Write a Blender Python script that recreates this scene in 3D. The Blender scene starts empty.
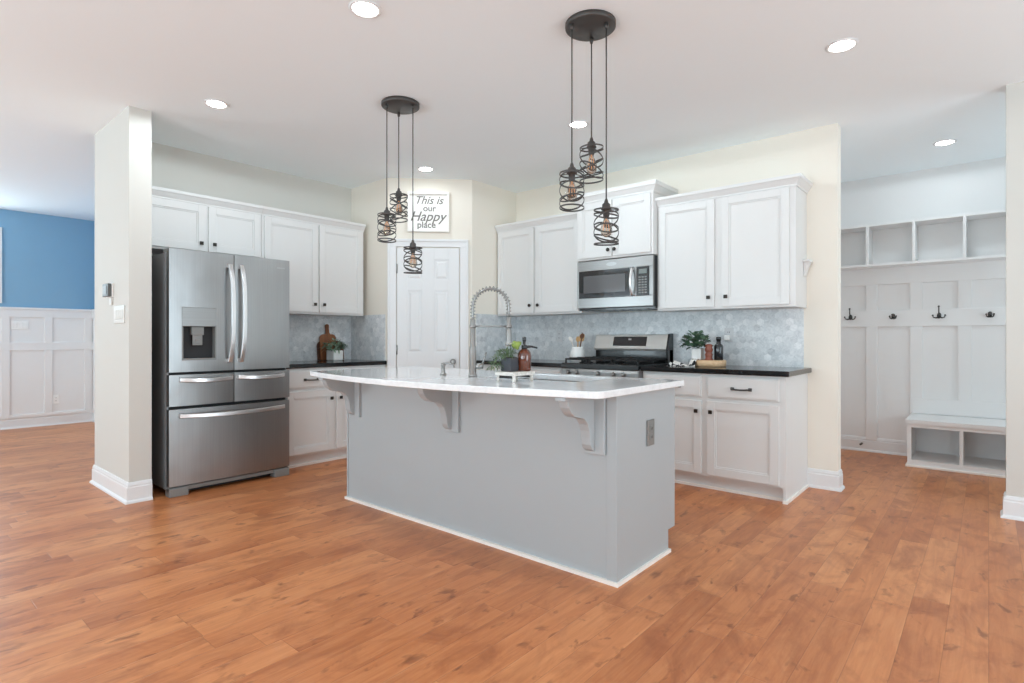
import bpy, bmesh, math, random
from mathutils import Vector, Matrix

random.seed(7)
scene = bpy.context.scene
col = scene.collection
PI = math.pi

# ------------------------------------------------------------------ camera
CAM_F = 560.0            # focal length in pixels of the 1024 px wide frame
CAM_H = 1.138
YAW = math.radians(49.6)
FWD = Vector((-math.cos(YAW), math.sin(YAW), 0))
RGT = Vector((math.sin(YAW), math.cos(YAW), 0))
cd = bpy.data.cameras.new('camera')
cam = bpy.data.objects.new('camera', cd)
col.objects.link(cam)
cd.sensor_fit = 'HORIZONTAL'
cd.sensor_width = 36.0
cd.lens = 36.0 * CAM_F / 1024.0
cd.shift_x = 0.0
cd.shift_y = (338.0 - 341.5) / 1024.0
cd.clip_start = 0.05
cam.location = (0, 0, CAM_H)
cam.rotation_euler = (math.radians(90), 0, math.atan2(FWD.y, FWD.x) - math.radians(90))
scene.camera = cam

# ------------------------------------------------------------------ view + world + daylight
scene.view_settings.view_transform = 'Standard'
scene.view_settings.look = 'None'
scene.view_settings.gamma = 1.0
scene.view_settings.use_curve_mapping = False
scene.view_settings.exposure = 0.20
scene.cycles.max_bounces = 14
scene.cycles.diffuse_bounces = 12
scene.cycles.caustics_reflective = False
scene.cycles.caustics_refractive = False
scene.cycles.sample_clamp_indirect = 6.0

world = bpy.data.worlds.new('daylight')
scene.world = world
world.use_nodes = True
bgn = world.node_tree.nodes['Background']
bgn.inputs[0].default_value = (0.80, 0.90, 1.0, 1)
bgn.inputs[1].default_value = 1.2


def area(name, loc, normal, sx, sy, power, color=(1, 1, 1), spread=180):
    l = bpy.data.lights.new(name, 'AREA')
    l.shape = 'RECTANGLE'
    l.size = sx
    l.size_y = sy
    l.energy = power
    l.color = color
    l.spread = math.radians(spread)
    o = bpy.data.objects.new(name, l)
    o.location = loc
    o.rotation_euler = Vector(normal).to_track_quat('-Z', 'Z').to_euler()
    col.objects.link(o)
    return o


DAY = (0.735, 0.915, 1.0)
# daylight falling through the windows of the great room behind the photographer;
# sky light and the light bounced up from the ground outside both enter, so the sheets lean upward
area('window_daylight', (-1.9, -3.05, 1.25), (0, 1, 1.0), 3.2, 2.1, 112, DAY)
area('window_daylight', (2.05, -3.05, 1.25), (0, 1, 1.0), 1.8, 2.1, 60, DAY)
area('window_daylight', (3.25, 2.35, 1.25), (-1, 0, 0.9), 4.1, 2.1, 104, DAY)
area('window_daylight', (-6.9, -3.05, 1.45), (0, 1, 0.8), 2.2, 1.8, 103, DAY)
area('window_daylight', (-9.26, 0.575, 2.04), (1, 0, 0.1), 1.0, 0.72, 16, DAY)
area('window_daylight', (1.46, 5.75, 1.35), (-1, 0, 0.5), 0.8, 1.9, 15, DAY)


# ------------------------------------------------------------------ materials
def srgb(r, g, b):
    def c(v):
        v /= 255.0
        return v / 12.92 if v <= 0.04045 else ((v + 0.055) / 1.055) ** 2.4
    return (c(r), c(g), c(b), 1)


def new_mat(name):
    m = bpy.data.materials.new(name)
    m.use_nodes = True
    nt = m.node_tree
    return m, nt, nt.nodes['Principled BSDF']


def mat(name, rgb, rough=0.5, metal=0.0, noise=0.02, nscale=8.0, bump=0.0, coat=0.0, spec=0.5, emit=0.0):
    m, nt, p = new_mat(name)
    c = srgb(*rgb)
    tc = nt.nodes.new('ShaderNodeTexCoord')
    nz = nt.nodes.new('ShaderNodeTexNoise')
    nz.inputs['Scale'].default_value = nscale
    nz.inputs['Detail'].default_value = 4
    nt.links.new(tc.outputs['Object'], nz.inputs['Vector'])
    rm = nt.nodes.new('ShaderNodeMapRange')
    rm.inputs[3].default_value = 1 - noise
    rm.inputs[4].default_value = 1 + noise
    nt.links.new(nz.outputs['Fac'], rm.inputs[0])
    mx = nt.nodes.new('ShaderNodeVectorMath')
    mx.operation = 'SCALE'
    mx.inputs[0].default_value = c[:3]
    nt.links.new(rm.outputs[0], mx.inputs['Scale'])
    nt.links.new(mx.outputs[0], p.inputs['Base Color'])
    p.inputs['Roughness'].default_value = rough
    p.inputs['Metallic'].default_value = metal
    p.inputs['Coat Weight'].default_value = coat
    p.inputs['Specular IOR Level'].default_value = spec
    if bump:
        b = nt.nodes.new('ShaderNodeBump')
        b.inputs['Strength'].default_value = bump
        b.inputs['Distance'].default_value = 0.01
        nt.links.new(nz.outputs['Fac'], b.inputs['Height'])
        nt.links.new(b.outputs[0], p.inputs['Normal'])
    if emit:
        p.inputs['Emission Color'].default_value = c
        p.inputs['Emission Strength'].default_value = emit
    return m


class NG:
    """small helper that chains maths nodes"""
    def __init__(s, nt):
        s.nt = nt

    def m(s, op, a, b=None, c=None):
        n = s.nt.nodes.new('ShaderNodeMath')
        n.operation = op
        for i, v in enumerate((a, b, c)):
            if v is None:
                continue
            if isinstance(v, (int, float)):
                n.inputs[i].default_value = v
            else:
                s.nt.links.new(v, n.inputs[i])
        return n.outputs[0]

    def v(s, op, a, b=None):
        n = s.nt.nodes.new('ShaderNodeVectorMath')
        n.operation = op
        for i, v in enumerate((a, b)):
            if v is None:
                continue
            if isinstance(v, tuple):
                n.inputs[i].default_value = v
            else:
                s.nt.links.new(v, n.inputs[i])
        return n.outputs['Value'] if op in ('DOT_PRODUCT', 'LENGTH') else n.outputs[0]

    def comb(s, x, y, z):
        n = s.nt.nodes.new('ShaderNodeCombineXYZ')
        for i, v in enumerate((x, y, z)):
            if isinstance(v, (int, float)):
                n.inputs[i].default_value = v
            else:
                s.nt.links.new(v, n.inputs[i])
        return n.outputs[0]

    def ramp(s, fac, stops, interp='LINEAR'):
        n = s.nt.nodes.new('ShaderNodeValToRGB')
        cr = n.color_ramp
        cr.interpolation = interp
        while len(cr.elements) < len(stops):
            cr.elements.new(0.5)
        for e, (pos, c) in zip(cr.elements, stops):
            e.position = pos
            e.color = c
        s.nt.links.new(fac, n.inputs[0])
        return n.outputs[0]

    def noise(s, vec, scale, detail=4, rough=0.5, dist=0.0):
        n = s.nt.nodes.new('ShaderNodeTexNoise')
        n.inputs['Scale'].default_value = scale
        n.inputs['Detail'].default_value = detail
        n.inputs['Roughness'].default_value = rough
        n.inputs['Distortion'].default_value = dist
        s.nt.links.new(vec, n.inputs['Vector'])
        return n.outputs['Fac']

    def white(s, vec):
        n = s.nt.nodes.new('ShaderNodeTexWhiteNoise')
        n.noise_dimensions = '3D'
        s.nt.links.new(vec, n.inputs['Vector'])
        return n.outputs['Value']

    def mix(s, fac, a, b, blend='MIX'):
        n = s.nt.nodes.new('ShaderNodeMix')
        n.data_type = 'RGBA'
        n.blend_type = blend
        for sock, v in ((n.inputs[0], fac), (n.inputs[6], a), (n.inputs[7], b)):
            if isinstance(v, (int, float, tuple)):
                sock.default_value = v
            else:
                s.nt.links.new(v, sock)
        return n.outputs[2]


def wood_floor():
    m, nt, p = new_mat('hardwood_floor')
    g = NG(nt)
    tc = nt.nodes.new('ShaderNodeTexCoord')
    sx = nt.nodes.new('ShaderNodeSeparateXYZ')
    nt.links.new(tc.outputs['Object'], sx.inputs[0])
    X, Y = sx.outputs[0], sx.outputs[1]
    W, L = 0.127, 0.95
    cx = g.m('DIVIDE', X, W)
    ci = g.m('FLOOR', cx)
    off = g.white(g.comb(ci, 3.7, 1.3))
    cy = g.m('ADD', g.m('DIVIDE', Y, L), g.m('MULTIPLY', off, 7.0))
    ri = g.m('FLOOR', cy)
    rnd = g.white(g.comb(ci, ri, 5.1))
    rnd2 = g.white(g.comb(ri, ci, 9.4))
    base = g.ramp(rnd, [(0.0, srgb(170, 102, 60)), (0.35, srgb(190, 119, 73)), (0.7, srgb(202, 132, 84)), (1.0, srgb(214, 148, 98))])
    # grain stretched along the board, cloudy maple figure and knots
    gv = g.comb(g.m('ADD', g.m('MULTIPLY', X, 26.0), g.m('MULTIPLY', rnd, 37.0)), g.m('ADD', g.m('MULTIPLY', Y, 2.0), g.m('MULTIPLY', rnd2, 11.0)), rnd)
    grain = g.noise(gv, 1.6, 6, 0.65, 0.6)
    base = g.mix(0.42, base, g.ramp(grain, [(0.3, srgb(164, 92, 52)), (0.5, srgb(200, 127, 78)), (0.72, srgb(222, 156, 106))]))
    cv = g.comb(g.m('ADD', g.m('MULTIPLY', X, 4.5), g.m('MULTIPLY', rnd2, 23.0)), g.m('ADD', g.m('MULTIPLY', Y, 2.2), g.m('MULTIPLY', rnd, 31.0)), 0.0)
    cloud = g.noise(cv, 1.3, 4, 0.6, 0.8)
    base = g.mix(g.m('MULTIPLY', g.ramp(cloud, [(0.47, (0, 0, 0, 1)), (0.70, (1, 1, 1, 1))]), 0.62), base, srgb(140, 74, 40))
    kn = g.noise(g.comb(g.m('ADD', g.m('MULTIPLY', X, 13.0), g.m('MULTIPLY', rnd, 5.0)), g.m('MULTIPLY', Y, 6.5), rnd2), 1.2, 3, 0.55, 0.5)
    base = g.mix(g.m('MULTIPLY', g.ramp(kn, [(0.61, (0, 0, 0, 1)), (0.72, (1, 1, 1, 1))]), 0.62), base, srgb(104, 56, 34))
    fx = g.m('FRACT', cx)
    fy = g.m('FRACT', cy)
    ex = g.m('MULTIPLY', g.m('MINIMUM', fx, g.m('SUBTRACT', 1.0, fx)), W)
    ey = g.m('MULTIPLY', g.m('MINIMUM', fy, g.m('SUBTRACT', 1.0, fy)), L)
    ed = g.m('MINIMUM', ex, ey)
    seam = g.m('LESS_THAN', ed, 0.0013)
    base = g.mix(g.m('MULTIPLY', seam, 0.28), base, srgb(96, 54, 34))
    nt.links.new(base, p.inputs['Base Color'])
    rr = g.m('ADD', 0.27, g.m('MULTIPLY', grain, 0.14))
    nt.links.new(rr, p.inputs['Roughness'])
    p.inputs['Specular IOR Level'].default_value = 0.42
    b = nt.nodes.new('ShaderNodeBump')
    b.inputs['Strength'].default_value = 0.25
    b.inputs['Distance'].default_value = 0.004
    hh = g.m('ADD', g.m('MULTIPLY', g.m('MINIMUM', g.m('DIVIDE', ed, 0.003), 1.0), 0.6), g.m('MULTIPLY', cloud, 0.5))
    nt.links.new(hh, b.inputs['Height'])
    nt.links.new(b.outputs[0], p.inputs['Normal'])
    return m


def hex_tile():
    m, nt, p = new_mat('marble_hexagon_tile')
    g = NG(nt)
    tc = nt.nodes.new('ShaderNodeTexCoord')
    sx = nt.nodes.new('ShaderNodeSeparateXYZ')
    nt.links.new(tc.outputs['Object'], sx.inputs[0])
    S = 0.055
    pv = g.comb(g.m('ADD', g.m('DIVIDE', sx.outputs[0], S), 300.0), g.m('ADD', g.m('DIVIDE', sx.outputs[2], S), 300.0), 0.0)
    R = (1.0, 1.7320508, 1.0)
    H = (0.5, 0.8660254, 0.5)
    a = g.v('SUBTRACT', g.v('MODULO', pv, R), H)
    b = g.v('SUBTRACT', g.v('MODULO', g.v('SUBTRACT', pv, H), R), H)
    a = g.v('MULTIPLY', a, (1, 1, 0))
    b = g.v('MULTIPLY', b, (1, 1, 0))
    sel = g.m('LESS_THAN', g.v('DOT_PRODUCT', a, a), g.v('DOT_PRODUCT', b, b))
    mx = nt.nodes.new('ShaderNodeMix')
    mx.data_type = 'VECTOR'
    nt.links.new(sel, mx.inputs[0])
    nt.links.new(b, mx.inputs[4])
    nt.links.new(a, mx.inputs[5])
    gv = mx.outputs[1]
    idv = g.v('SUBTRACT', pv, gv)
    idr = g.v('MULTIPLY', idv, (2.0, 1.1547005, 0))
    sp = nt.nodes.new('ShaderNodeSeparateXYZ')
    nt.links.new(idr, sp.inputs[0])
    rnd = g.white(g.comb(g.m('ROUND', sp.outputs[0]), g.m('ROUND', sp.outputs[1]), 2.0))
    ab = g.v('ABSOLUTE', gv)
    sp2 = nt.nodes.new('ShaderNodeSeparateXYZ')
    nt.links.new(ab, sp2.inputs[0])
    hd = g.m('MAXIMUM', g.v('DOT_PRODUCT', ab, (0.5, 0.8660254, 0.0)), sp2.outputs[0])
    grout = g.m('GREATER_THAN', hd, 0.465)
    tile = g.ramp(rnd, [(0.0, srgb(176, 180, 184)), (0.12, srgb(200, 204, 207)), (0.6, srgb(212, 216, 218)), (0.85, srgb(226, 228, 230)), (1.0, srgb(240, 241, 242))])
    vein = g.noise(g.v('ADD', tc.outputs['Object'], g.comb(g.m('MULTIPLY', rnd, 9.0), 0.0, 0.0)), 22.0, 5, 0.65, 1.5)
    tile = g.mix(0.45, tile, g.ramp(vein, [(0.35, srgb(176, 182, 187)), (0.5, srgb(214, 219, 222)), (0.7, srgb(238, 240, 241))]))
    nt.links.new(g.mix(g.m('MULTIPLY', grout, 0.55), tile, srgb(208, 212, 214)), p.inputs['Base Color'])
    p.inputs['Roughness'].default_value = 0.28
    bm_ = nt.nodes.new('ShaderNodeBump')
    bm_.inputs['Strength'].default_value = 0.3
    bm_.inputs['Distance'].default_value = 0.002
    nt.links.new(g.m('SUBTRACT', 1.0, grout), bm_.inputs['Height'])
    nt.links.new(bm_.outputs[0], p.inputs['Normal'])
    return m


def speckled(name, base, dark, light, scale, rough, coat=0.0):
    m, nt, p = new_mat(name)
    g = NG(nt)
    tc = nt.nodes.new('ShaderNodeTexCoord')
    n1 = g.noise(tc.outputs['Object'], scale, 6, 0.7, 0.4)
    n2 = g.noise(tc.outputs['Object'], scale * 0.07, 5, 0.6, 1.6)
    c = g.ramp(n1, [(0.35, srgb(*dark)), (0.5, srgb(*base)), (0.68, srgb(*light))])
    c2 = g.ramp(n2, [(0.38, srgb(*dark)), (0.5, srgb(*base)), (0.66, srgb(*light))])
    nt.links.new(g.mix(0.5, c, c2), p.inputs['Base Color'])
    p.inputs['Roughness'].default_value = rough
    p.inputs['Coat Weight'].default_value = coat
    p.inputs['Coat Roughness'].default_value = 0.05
    return m


def stainless(name, rgb, rough, axis, warp=0.0):
    m, nt, p = new_mat(name)
    g = NG(nt)
    tc = nt.nodes.new('ShaderNodeTexCoord')
    mp = nt.nodes.new('ShaderNodeMapping')
    nt.links.new(tc.outputs['Object'], mp.inputs[0])
    mp.inputs['Scale'].default_value = {'x': (2, 60, 260), 'z': (260, 60, 2)}[axis]
    n = g.noise(mp.outputs[0], 1.0, 3, 0.6)
    nt.links.new(g.ramp(n, [(0.3, srgb(*[c * 0.95 for c in rgb])), (0.7, srgb(*rgb))]), p.inputs['Base Color'])
    p.inputs['Metallic'].default_value = 1.0
    nt.links.new(g.m('ADD', rough - 0.03, g.m('MULTIPLY', n, 0.06)), p.inputs['Roughness'])
    if warp:
        wv = g.noise(tc.outputs['Object'], 3.2, 2, 0.5, 0.4)
        b = nt.nodes.new('ShaderNodeBump')
        b.inputs['Strength'].default_value = warp
        b.inputs['Distance'].default_value = 0.05
        nt.links.new(wv, b.inputs['Height'])
        nt.links.new(b.outputs[0], p.inputs['Normal'])
    return m


def wood(name, c1, c2, scale=(40, 40, 4), rough=0.5):
    m, nt, p = new_mat(name)
    g = NG(nt)
    tc = nt.nodes.new('ShaderNodeTexCoord')
    mp = nt.nodes.new('ShaderNodeMapping')
    nt.links.new(tc.outputs['Object'], mp.inputs[0])
    mp.inputs['Scale'].default_value = scale
    n = g.noise(mp.outputs[0], 1.0, 5, 0.6, 0.8)
    nt.links.new(g.ramp(n, [(0.3, srgb(*c1)), (0.7, srgb(*c2))]), p.inputs['Base Color'])
    p.inputs['Roughness'].default_value = rough
    return m


def glass(name, rgb, rough=0.03):
    m, nt, p = new_mat(name)
    p.inputs['Base Color'].default_value = srgb(*rgb)
    p.inputs['Roughness'].default_value = rough
    p.inputs['Transmission Weight'].default_value = 0.9
    p.inputs['IOR'].default_value = 1.45
    return m


def cowhide():
    m, nt, p = new_mat('black_and_white_cloth')
    g = NG(nt)
    tc = nt.nodes.new('ShaderNodeTexCoord')
    n = g.noise(tc.outputs['Object'], 30.0, 1, 0.5, 0.3)
    nt.links.new(g.ramp(n, [(0.475, srgb(24, 24, 26)), (0.50, srgb(236, 234, 230))]), p.inputs['Base Color'])
    p.inputs['Roughness'].default_value = 0.9
    return m


M = dict(
    cream=mat('cream_wall_paint', (234, 228, 217), 0.85, noise=0.008, nscale=3),
    pale=mat('pale_wall_paint', (208, 206, 200), 0.85, noise=0.008, nscale=3),
    ceil=mat('flat_ceiling_paint', (241, 248, 251), 0.95, noise=0.006, nscale=2),
    blue=mat('blue_wall_paint', (132, 172, 200), 0.8, noise=0.02, nscale=4),
    trim=mat('white_trim_paint', (228, 229, 230), 0.42, noise=0.006),
    mud=mat('white_board_paint', (231, 231, 231), 0.5, noise=0.006),
    cab=mat('white_cabinet_paint', (221, 221, 220), 0.4, noise=0.006),
    cabin=mat('cabinet_underside', (200, 192, 178), 0.6),
    isl=mat('grey_island_paint', (172, 178, 181), 0.42, noise=0.008),
    floor=wood_floor(),
    tile=hex_tile(),
    quartz=speckled('white_quartz', (236, 238, 240), (224, 226, 228), (244, 245, 246), 60, 0.09, 0.3),
    granite=speckled('black_granite', (17, 17, 18), (9, 9, 10), (40, 40, 42), 160, 0.12, 0.0),
    steel=stainless('brushed_steel', (166, 166, 166), 0.33, 'z', 0.10),
    steelh=stainless('brushed_steel_horizontal', (160, 159, 158), 0.30, 'x'),
    satin=mat('satin_steel_console', (206, 204, 200), 0.42, 0.75, noise=0.01),
    chrome=mat('satin_nickel', (158, 157, 155), 0.32, 1.0, noise=0.01),
    handle=mat('bright_steel_handle', (232, 232, 233), 0.3, 1.0, noise=0.01),
    fside=mat('grey_appliance_side', (140, 141, 143), 0.35, 0.3),
    dark=mat('dark_gasket', (34, 34, 36), 0.6),
    black=mat('black_enamel', (20, 20, 21), 0.25, coat=0.3),
    iron=mat('cast_iron', (24, 24, 25), 0.65, bump=0.2, nscale=120),
    bglass=mat('dark_oven_glass', (38, 38, 40), 0.06, coat=0.5),
    knob=mat('dark_pewter_knob', (62, 58, 54), 0.35, 0.8),
    bronze=mat('oil_rubbed_black_metal', (78, 75, 73), 0.45, 0.4),
    lens=mat('lit_lamp_lens', (255, 252, 246), 0.4, emit=14.0),
    bulbglass=glass('clear_bulb_glass', (240, 228, 214)),
    filament=mat('glowing_filament', (214, 150, 96), 0.4, emit=0.5),
    plastic=mat('white_plastic', (240, 240, 238), 0.35),
    tcase=mat('dark_grey_plastic', (92, 92, 90), 0.4),
    wplate=mat('ivory_white_plastic', (218, 217, 212), 0.4),
    plate=mat('pale_grey_plastic', (206, 208, 210), 0.4),
    greyp=mat('grey_plastic', (132, 132, 130), 0.4, 0.2),
    lightgrey=mat('silver_panel', (176, 177, 179), 0.3, 0.6),
    signw=mat('white_sign_board', (246, 245, 241), 0.6),
    ink=mat('grey_sign_ink', (122, 118, 114), 0.8),
    board=wood('walnut_board', (112, 66, 36), (158, 98, 56), (30, 30, 4)),
    boardd=wood('dark_walnut_board', (74, 44, 28), (104, 64, 40), (30, 30, 4)),
    butcher=wood('pale_wood_board', (206, 168, 128), (230, 198, 160), (6, 40, 40)),
    mill=wood('cherry_pepper_mill', (108, 54, 38), (144, 76, 54), (30, 30, 6), 0.35),
    spoonw=wood('beech_utensil', (196, 152, 100), (220, 182, 132), (30, 30, 6)),
    whitewash=wood('whitewashed_wood', (190, 184, 176), (232, 229, 224), (10, 50, 40), 0.7),
    ceramic=mat('white_ceramic', (236, 236, 234), 0.25, coat=0.3),
    potw=mat('matte_white_pot', (232, 232, 230), 0.6),
    potg=mat('slate_grey_pot', (66, 68, 74), 0.7, bump=0.1, nscale=60),
    soil=mat('soil', (60, 44, 34), 0.95, noise=0.2, nscale=80),
    leaf=mat('green_leaf', (72, 104, 62), 0.55, noise=0.35, nscale=30),
    leafl=mat('pale_green_leaf', (106, 128, 92), 0.55, noise=0.3, nscale=30),
    leafd=mat('eucalyptus_leaf', (82, 110, 86), 0.55, noise=0.35, nscale=30),
    leafs=mat('grey_green_leaf', (128, 152, 128), 0.55, noise=0.35, nscale=30),
    lime=mat('lime_green_bloom', (132, 150, 72), 0.7, noise=0.2, nscale=60),
    petal=mat('white_petal', (236, 232, 228), 0.7),
    amber=mat('amber_glass', (96, 44, 24), 0.12, coat=0.6, spec=0.7),
    bblack=mat('black_glass_bottle', (30, 32, 36), 0.15, coat=0.4),
    cloth=cowhide(),
    white_line=mat('painted_shoe_moulding', (244, 240, 234), 0.45),
)


# ------------------------------------------------------------------ mesh builder
class MB:
    def __init__(s):
        s.bm = bmesh.new()

    def box(s, x0, x1, y0, y1, z0, z1):
        vs = [s.bm.verts.new((x, y, z)) for z in (z0, z1) for y in (y0, y1) for x in (x0, x1)]
        for f in ((0, 2, 3, 1), (4, 5, 7, 6), (0, 1, 5, 4), (2, 6, 7, 3), (0, 4, 6, 2), (1, 3, 7, 5)):
            s.bm.faces.new([vs[i] for i in f])
        return s

    def prism(s, pts, axis, a, b):
        """extrude a closed 2D outline along an axis; pts are (u,v) in the two other axes"""
        def mk(u, v, w):
            return {'x': (w, u, v), 'y': (u, w, v), 'z': (u, v, w)}[axis]
        A = [s.bm.verts.new(mk(u, v, a)) for u, v in pts]
        B = [s.bm.verts.new(mk(u, v, b)) for u, v in pts]
        n = len(pts)
        fs = [s.bm.faces.new(A), s.bm.faces.new(list(reversed(B)))]
        for i in range(n):
            fs.append(s.bm.faces.new((A[i], B[i], B[(i + 1) % n], A[(i + 1) % n])))
        bmesh.ops.recalc_face_normals(s.bm, faces=fs)
        return s

    def lathe(s, prof, center=(0, 0, 0), n=24, axis='z', squash=(1, 1)):
        rings = []
        for r, h in prof:
            ring = []
            for i in range(n):
                a = 2 * PI * i / n
                u, v = r * math.cos(a) * squash[0], r * math.sin(a) * squash[1]
                p = {'z': (u, v, h), 'y': (u, h, v), 'x': (h, u, v)}[axis]
                ring.append(s.bm.verts.new(tuple(p[k] + center[k] for k in range(3))))
            rings.append(ring)
        fs = []
        for a, b in zip(rings, rings[1:]):
            for i in range(n):
                fs.append(s.bm.faces.new((a[i], a[(i + 1) % n], b[(i + 1) % n], b[i])))
        fs.append(s.bm.faces.new(list(reversed(rings[0]))))
        fs.append(s.bm.faces.new(rings[-1]))
        for f in fs[:-2]:
            f.smooth = True
        bmesh.ops.recalc_face_normals(s.bm, faces=fs)
        return s

    def tube(s, pts, r, n=8, closed=False, flat=None):
        pts = [Vector(p) for p in pts]
        N = len(pts)
        rings = []
        prev = None
        for i, p in enumerate(pts):
            if closed:
                t = (pts[(i + 1) % N] - pts[i - 1]).normalized()
            else:
                t = (pts[min(i + 1, N - 1)] - pts[max(i - 1, 0)]).normalized()
            if flat:
                up = Vector((0, 0, 1))
                u = t.cross(up).normalized()
                w = u.cross(t)
            else:
                if prev is None:
                    u = t.orthogonal().normalized()
                else:
                    u = (prev - t * prev.dot(t)).normalized()
                prev = u
                w = t.cross(u)
            rr = r[i] if isinstance(r, (list, tuple)) else r
            ra, rb = (flat if flat else (rr, rr))
            rings.append([s.bm.verts.new(p + u * ra * math.cos(2 * PI * k / n) + w * rb * math.sin(2 * PI * k / n)) for k in range(n)])
        fs = []
        rng = range(N) if closed else range(N - 1)
        for i in rng:
            a, b = rings[i], rings[(i + 1) % N]
            for k in range(n):
                f = s.bm.faces.new((a[k], a[(k + 1) % n], b[(k + 1) % n], b[k]))
                f.smooth = True
                fs.append(f)
        if not closed:
            fs.append(s.bm.faces.new(list(reversed(rings[0]))))
            fs.append(s.bm.faces.new(rings[-1]))
        bmesh.ops.recalc_face_normals(s.bm, faces=fs)
        return s

    def quad(s, *p):
        s.bm.faces.new([s.bm.verts.new(q) for q in p])
        return s

    def sphere(s, c, r, sub=2, sq=(1, 1, 1)):
        g = bmesh.ops.create_icosphere(s.bm, subdivisions=sub, radius=1)
        for v in g['verts']:
            v.co = Vector((v.co.x * r * sq[0] + c[0], v.co.y * r * sq[1] + c[1], v.co.z * r * sq[2] + c[2]))
            for f in v.link_faces:
                f.smooth = True
        return s

    def leaf(s, base, d, length, width, droop=0.3):
        d = Vector(d).normalized()
        side = d.cross(Vector((0, 0, 1)))
        side = side.normalized() if side.length > 1e-3 else Vector((1, 0, 0))
        base = Vector(base)
        rows = []
        for t, w in ((0, 0.1), (0.3, 0.85), (0.65, 0.9), (1.0, 0.05)):
            c = base + d * length * t + Vector((0, 0, -droop * length * t * t))
            rows.append([s.bm.verts.new(c - side * width * w * 0.5), s.bm.verts.new(c + Vector((0, 0, -0.08 * width))), s.bm.verts.new(c + side * width * w * 0.5)])
        for a, b in zip(rows, rows[1:]):
            for k in range(2):
                f = s.bm.faces.new((a[k], a[k + 1], b[k + 1], b[k]))
                f.smooth = True
        return s

    def build(s, name, m, parent=None, bevel=0.0, loc=None, rz=0.0):
        me = bpy.data.meshes.new(name)
        s.bm.to_mesh(me)
        s.bm.free()
        me.materials.append(m)
        o = bpy.data.objects.new(name, me)
        col.objects.link(o)
        if parent is not None:
            o.parent = parent
        if loc is not None:
            o.location = loc
            o.rotation_euler = (0, 0, rz)
        if bevel:
            md = o.modifiers.new('bevel', 'BEVEL')
            md.width = bevel
            md.segments = 2
            md.limit_method = 'ANGLE'
            md.angle_limit = math.radians(40)
        return o


def box(name, m, b, parent=None, bevel=0.0):
    return MB().box(*b).build(name, m, parent, bevel)


def thing(name, label, cat, loc=(0, 0, 0), rz=0.0, group=None):
    o = bpy.data.objects.new(name, None)
    o.empty_display_size = 0.1
    col.objects.link(o)
    o.location = loc
    o.rotation_euler = (0, 0, rz)
    o['label'] = label
    o['category'] = cat
    if group:
        o['group'] = group
    return o


def tag(o, label, cat, group=None):
    o['label'] = label
    o['category'] = cat
    if group:
        o['group'] = group
    return o


def struct(o, label=None, cat=None):
    o['kind'] = 'structure'
    if label:
        o['label'] = label
    if cat:
        o['category'] = cat
    return o


def copy_tree(o, parent=None):
    c = o.copy()
    col.objects.link(c)
    c.parent = parent
    for ch in list(o.children):
        copy_tree(ch, c)
    return c


def text_mesh(parts, name, m, parent):
    """lettering: several lines of text joined in one mesh, in the local x/z plane facing -y"""
    bm = bmesh.new()
    for body, size, x, z, shear, y, thick in parts:
        cu = bpy.data.curves.new('lettering', 'FONT')
        cu.body = body
        cu.size = size
        cu.align_x = 'CENTER'
        cu.shear = shear
        cu.extrude = 0.0006
        cu.offset = thick
        t = bpy.data.objects.new('lettering', cu)
        col.objects.link(t)
        dg = bpy.context.evaluated_depsgraph_get()
        me = bpy.data.meshes.new_from_object(t.evaluated_get(dg))
        me.transform(Matrix.Translation((x, y, z)) @ Matrix.Rotation(PI / 2, 4, 'X'))
        bm.from_mesh(me)
        bpy.data.objects.remove(t)
        bpy.data.curves.remove(cu)
        bpy.data.meshes.remove(me)
    me = bpy.data.meshes.new(name)
    bm.to_mesh(me)
    bm.free()
    me.materials.append(m)
    o = bpy.data.objects.new(name, me)
    col.objects.link(o)
    o.parent = parent
    return o


# ================================================================== SETTING
H = 2.74
XL, XR = -9.33, 3.30          # dining wall, great-room right wall
YB, YM = -3.10, 6.60          # rear window wall, mudroom back wall
struct(box('floor', M['floor'], (XL - 0.12, XR + 0.12, YB - 0.12, YM + 0.12, -0.05, 0.0)), 'orange brown hardwood plank floor running toward the mudroom', 'floor')
struct(box('ceiling', M['ceil'], (XL - 0.12, XR + 0.12, YB - 0.12, YM + 0.12, H, H + 0.05)), 'flat white ceiling with recessed lights', 'ceiling')

# kitchen walls
struct(box('wall_right', M['cream'], (-4.10, -0.857, 4.75, 4.87, 0, H)), 'cream kitchen wall behind the range, ending at the mudroom opening', 'wall')
struct(box('wall_column', M['pale'], (0.085, XR, 4.73, 4.85, 0, H)), 'pale wall end at the right edge beside the mudroom opening', 'wall')
struct(MB().prism([(-5.21, 1.365), (-4.51, 1.365), (-4.51, 1.228), (-5.36, 1.228), (-5.36, 3.60), (-5.21, 3.60)], 'z', 0, H).build('wall_left', M['pale']), 'pale wall end beside the fridge and the cream wall behind it', 'wall')
pw = [(-5.21, 3.46), (-4.575, 3.46), (-3.98, 4.055), (-3.98, 4.75), (-4.10, 4.75), (-4.10, 4.105), (-4.625, 3.58), (-5.21, 3.58)]
struct(MB().prism(pw, 'z', 0, H).build('wall_pantry', M['cream']), 'cream angled pantry corner wall with the white door', 'wall')

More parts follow.
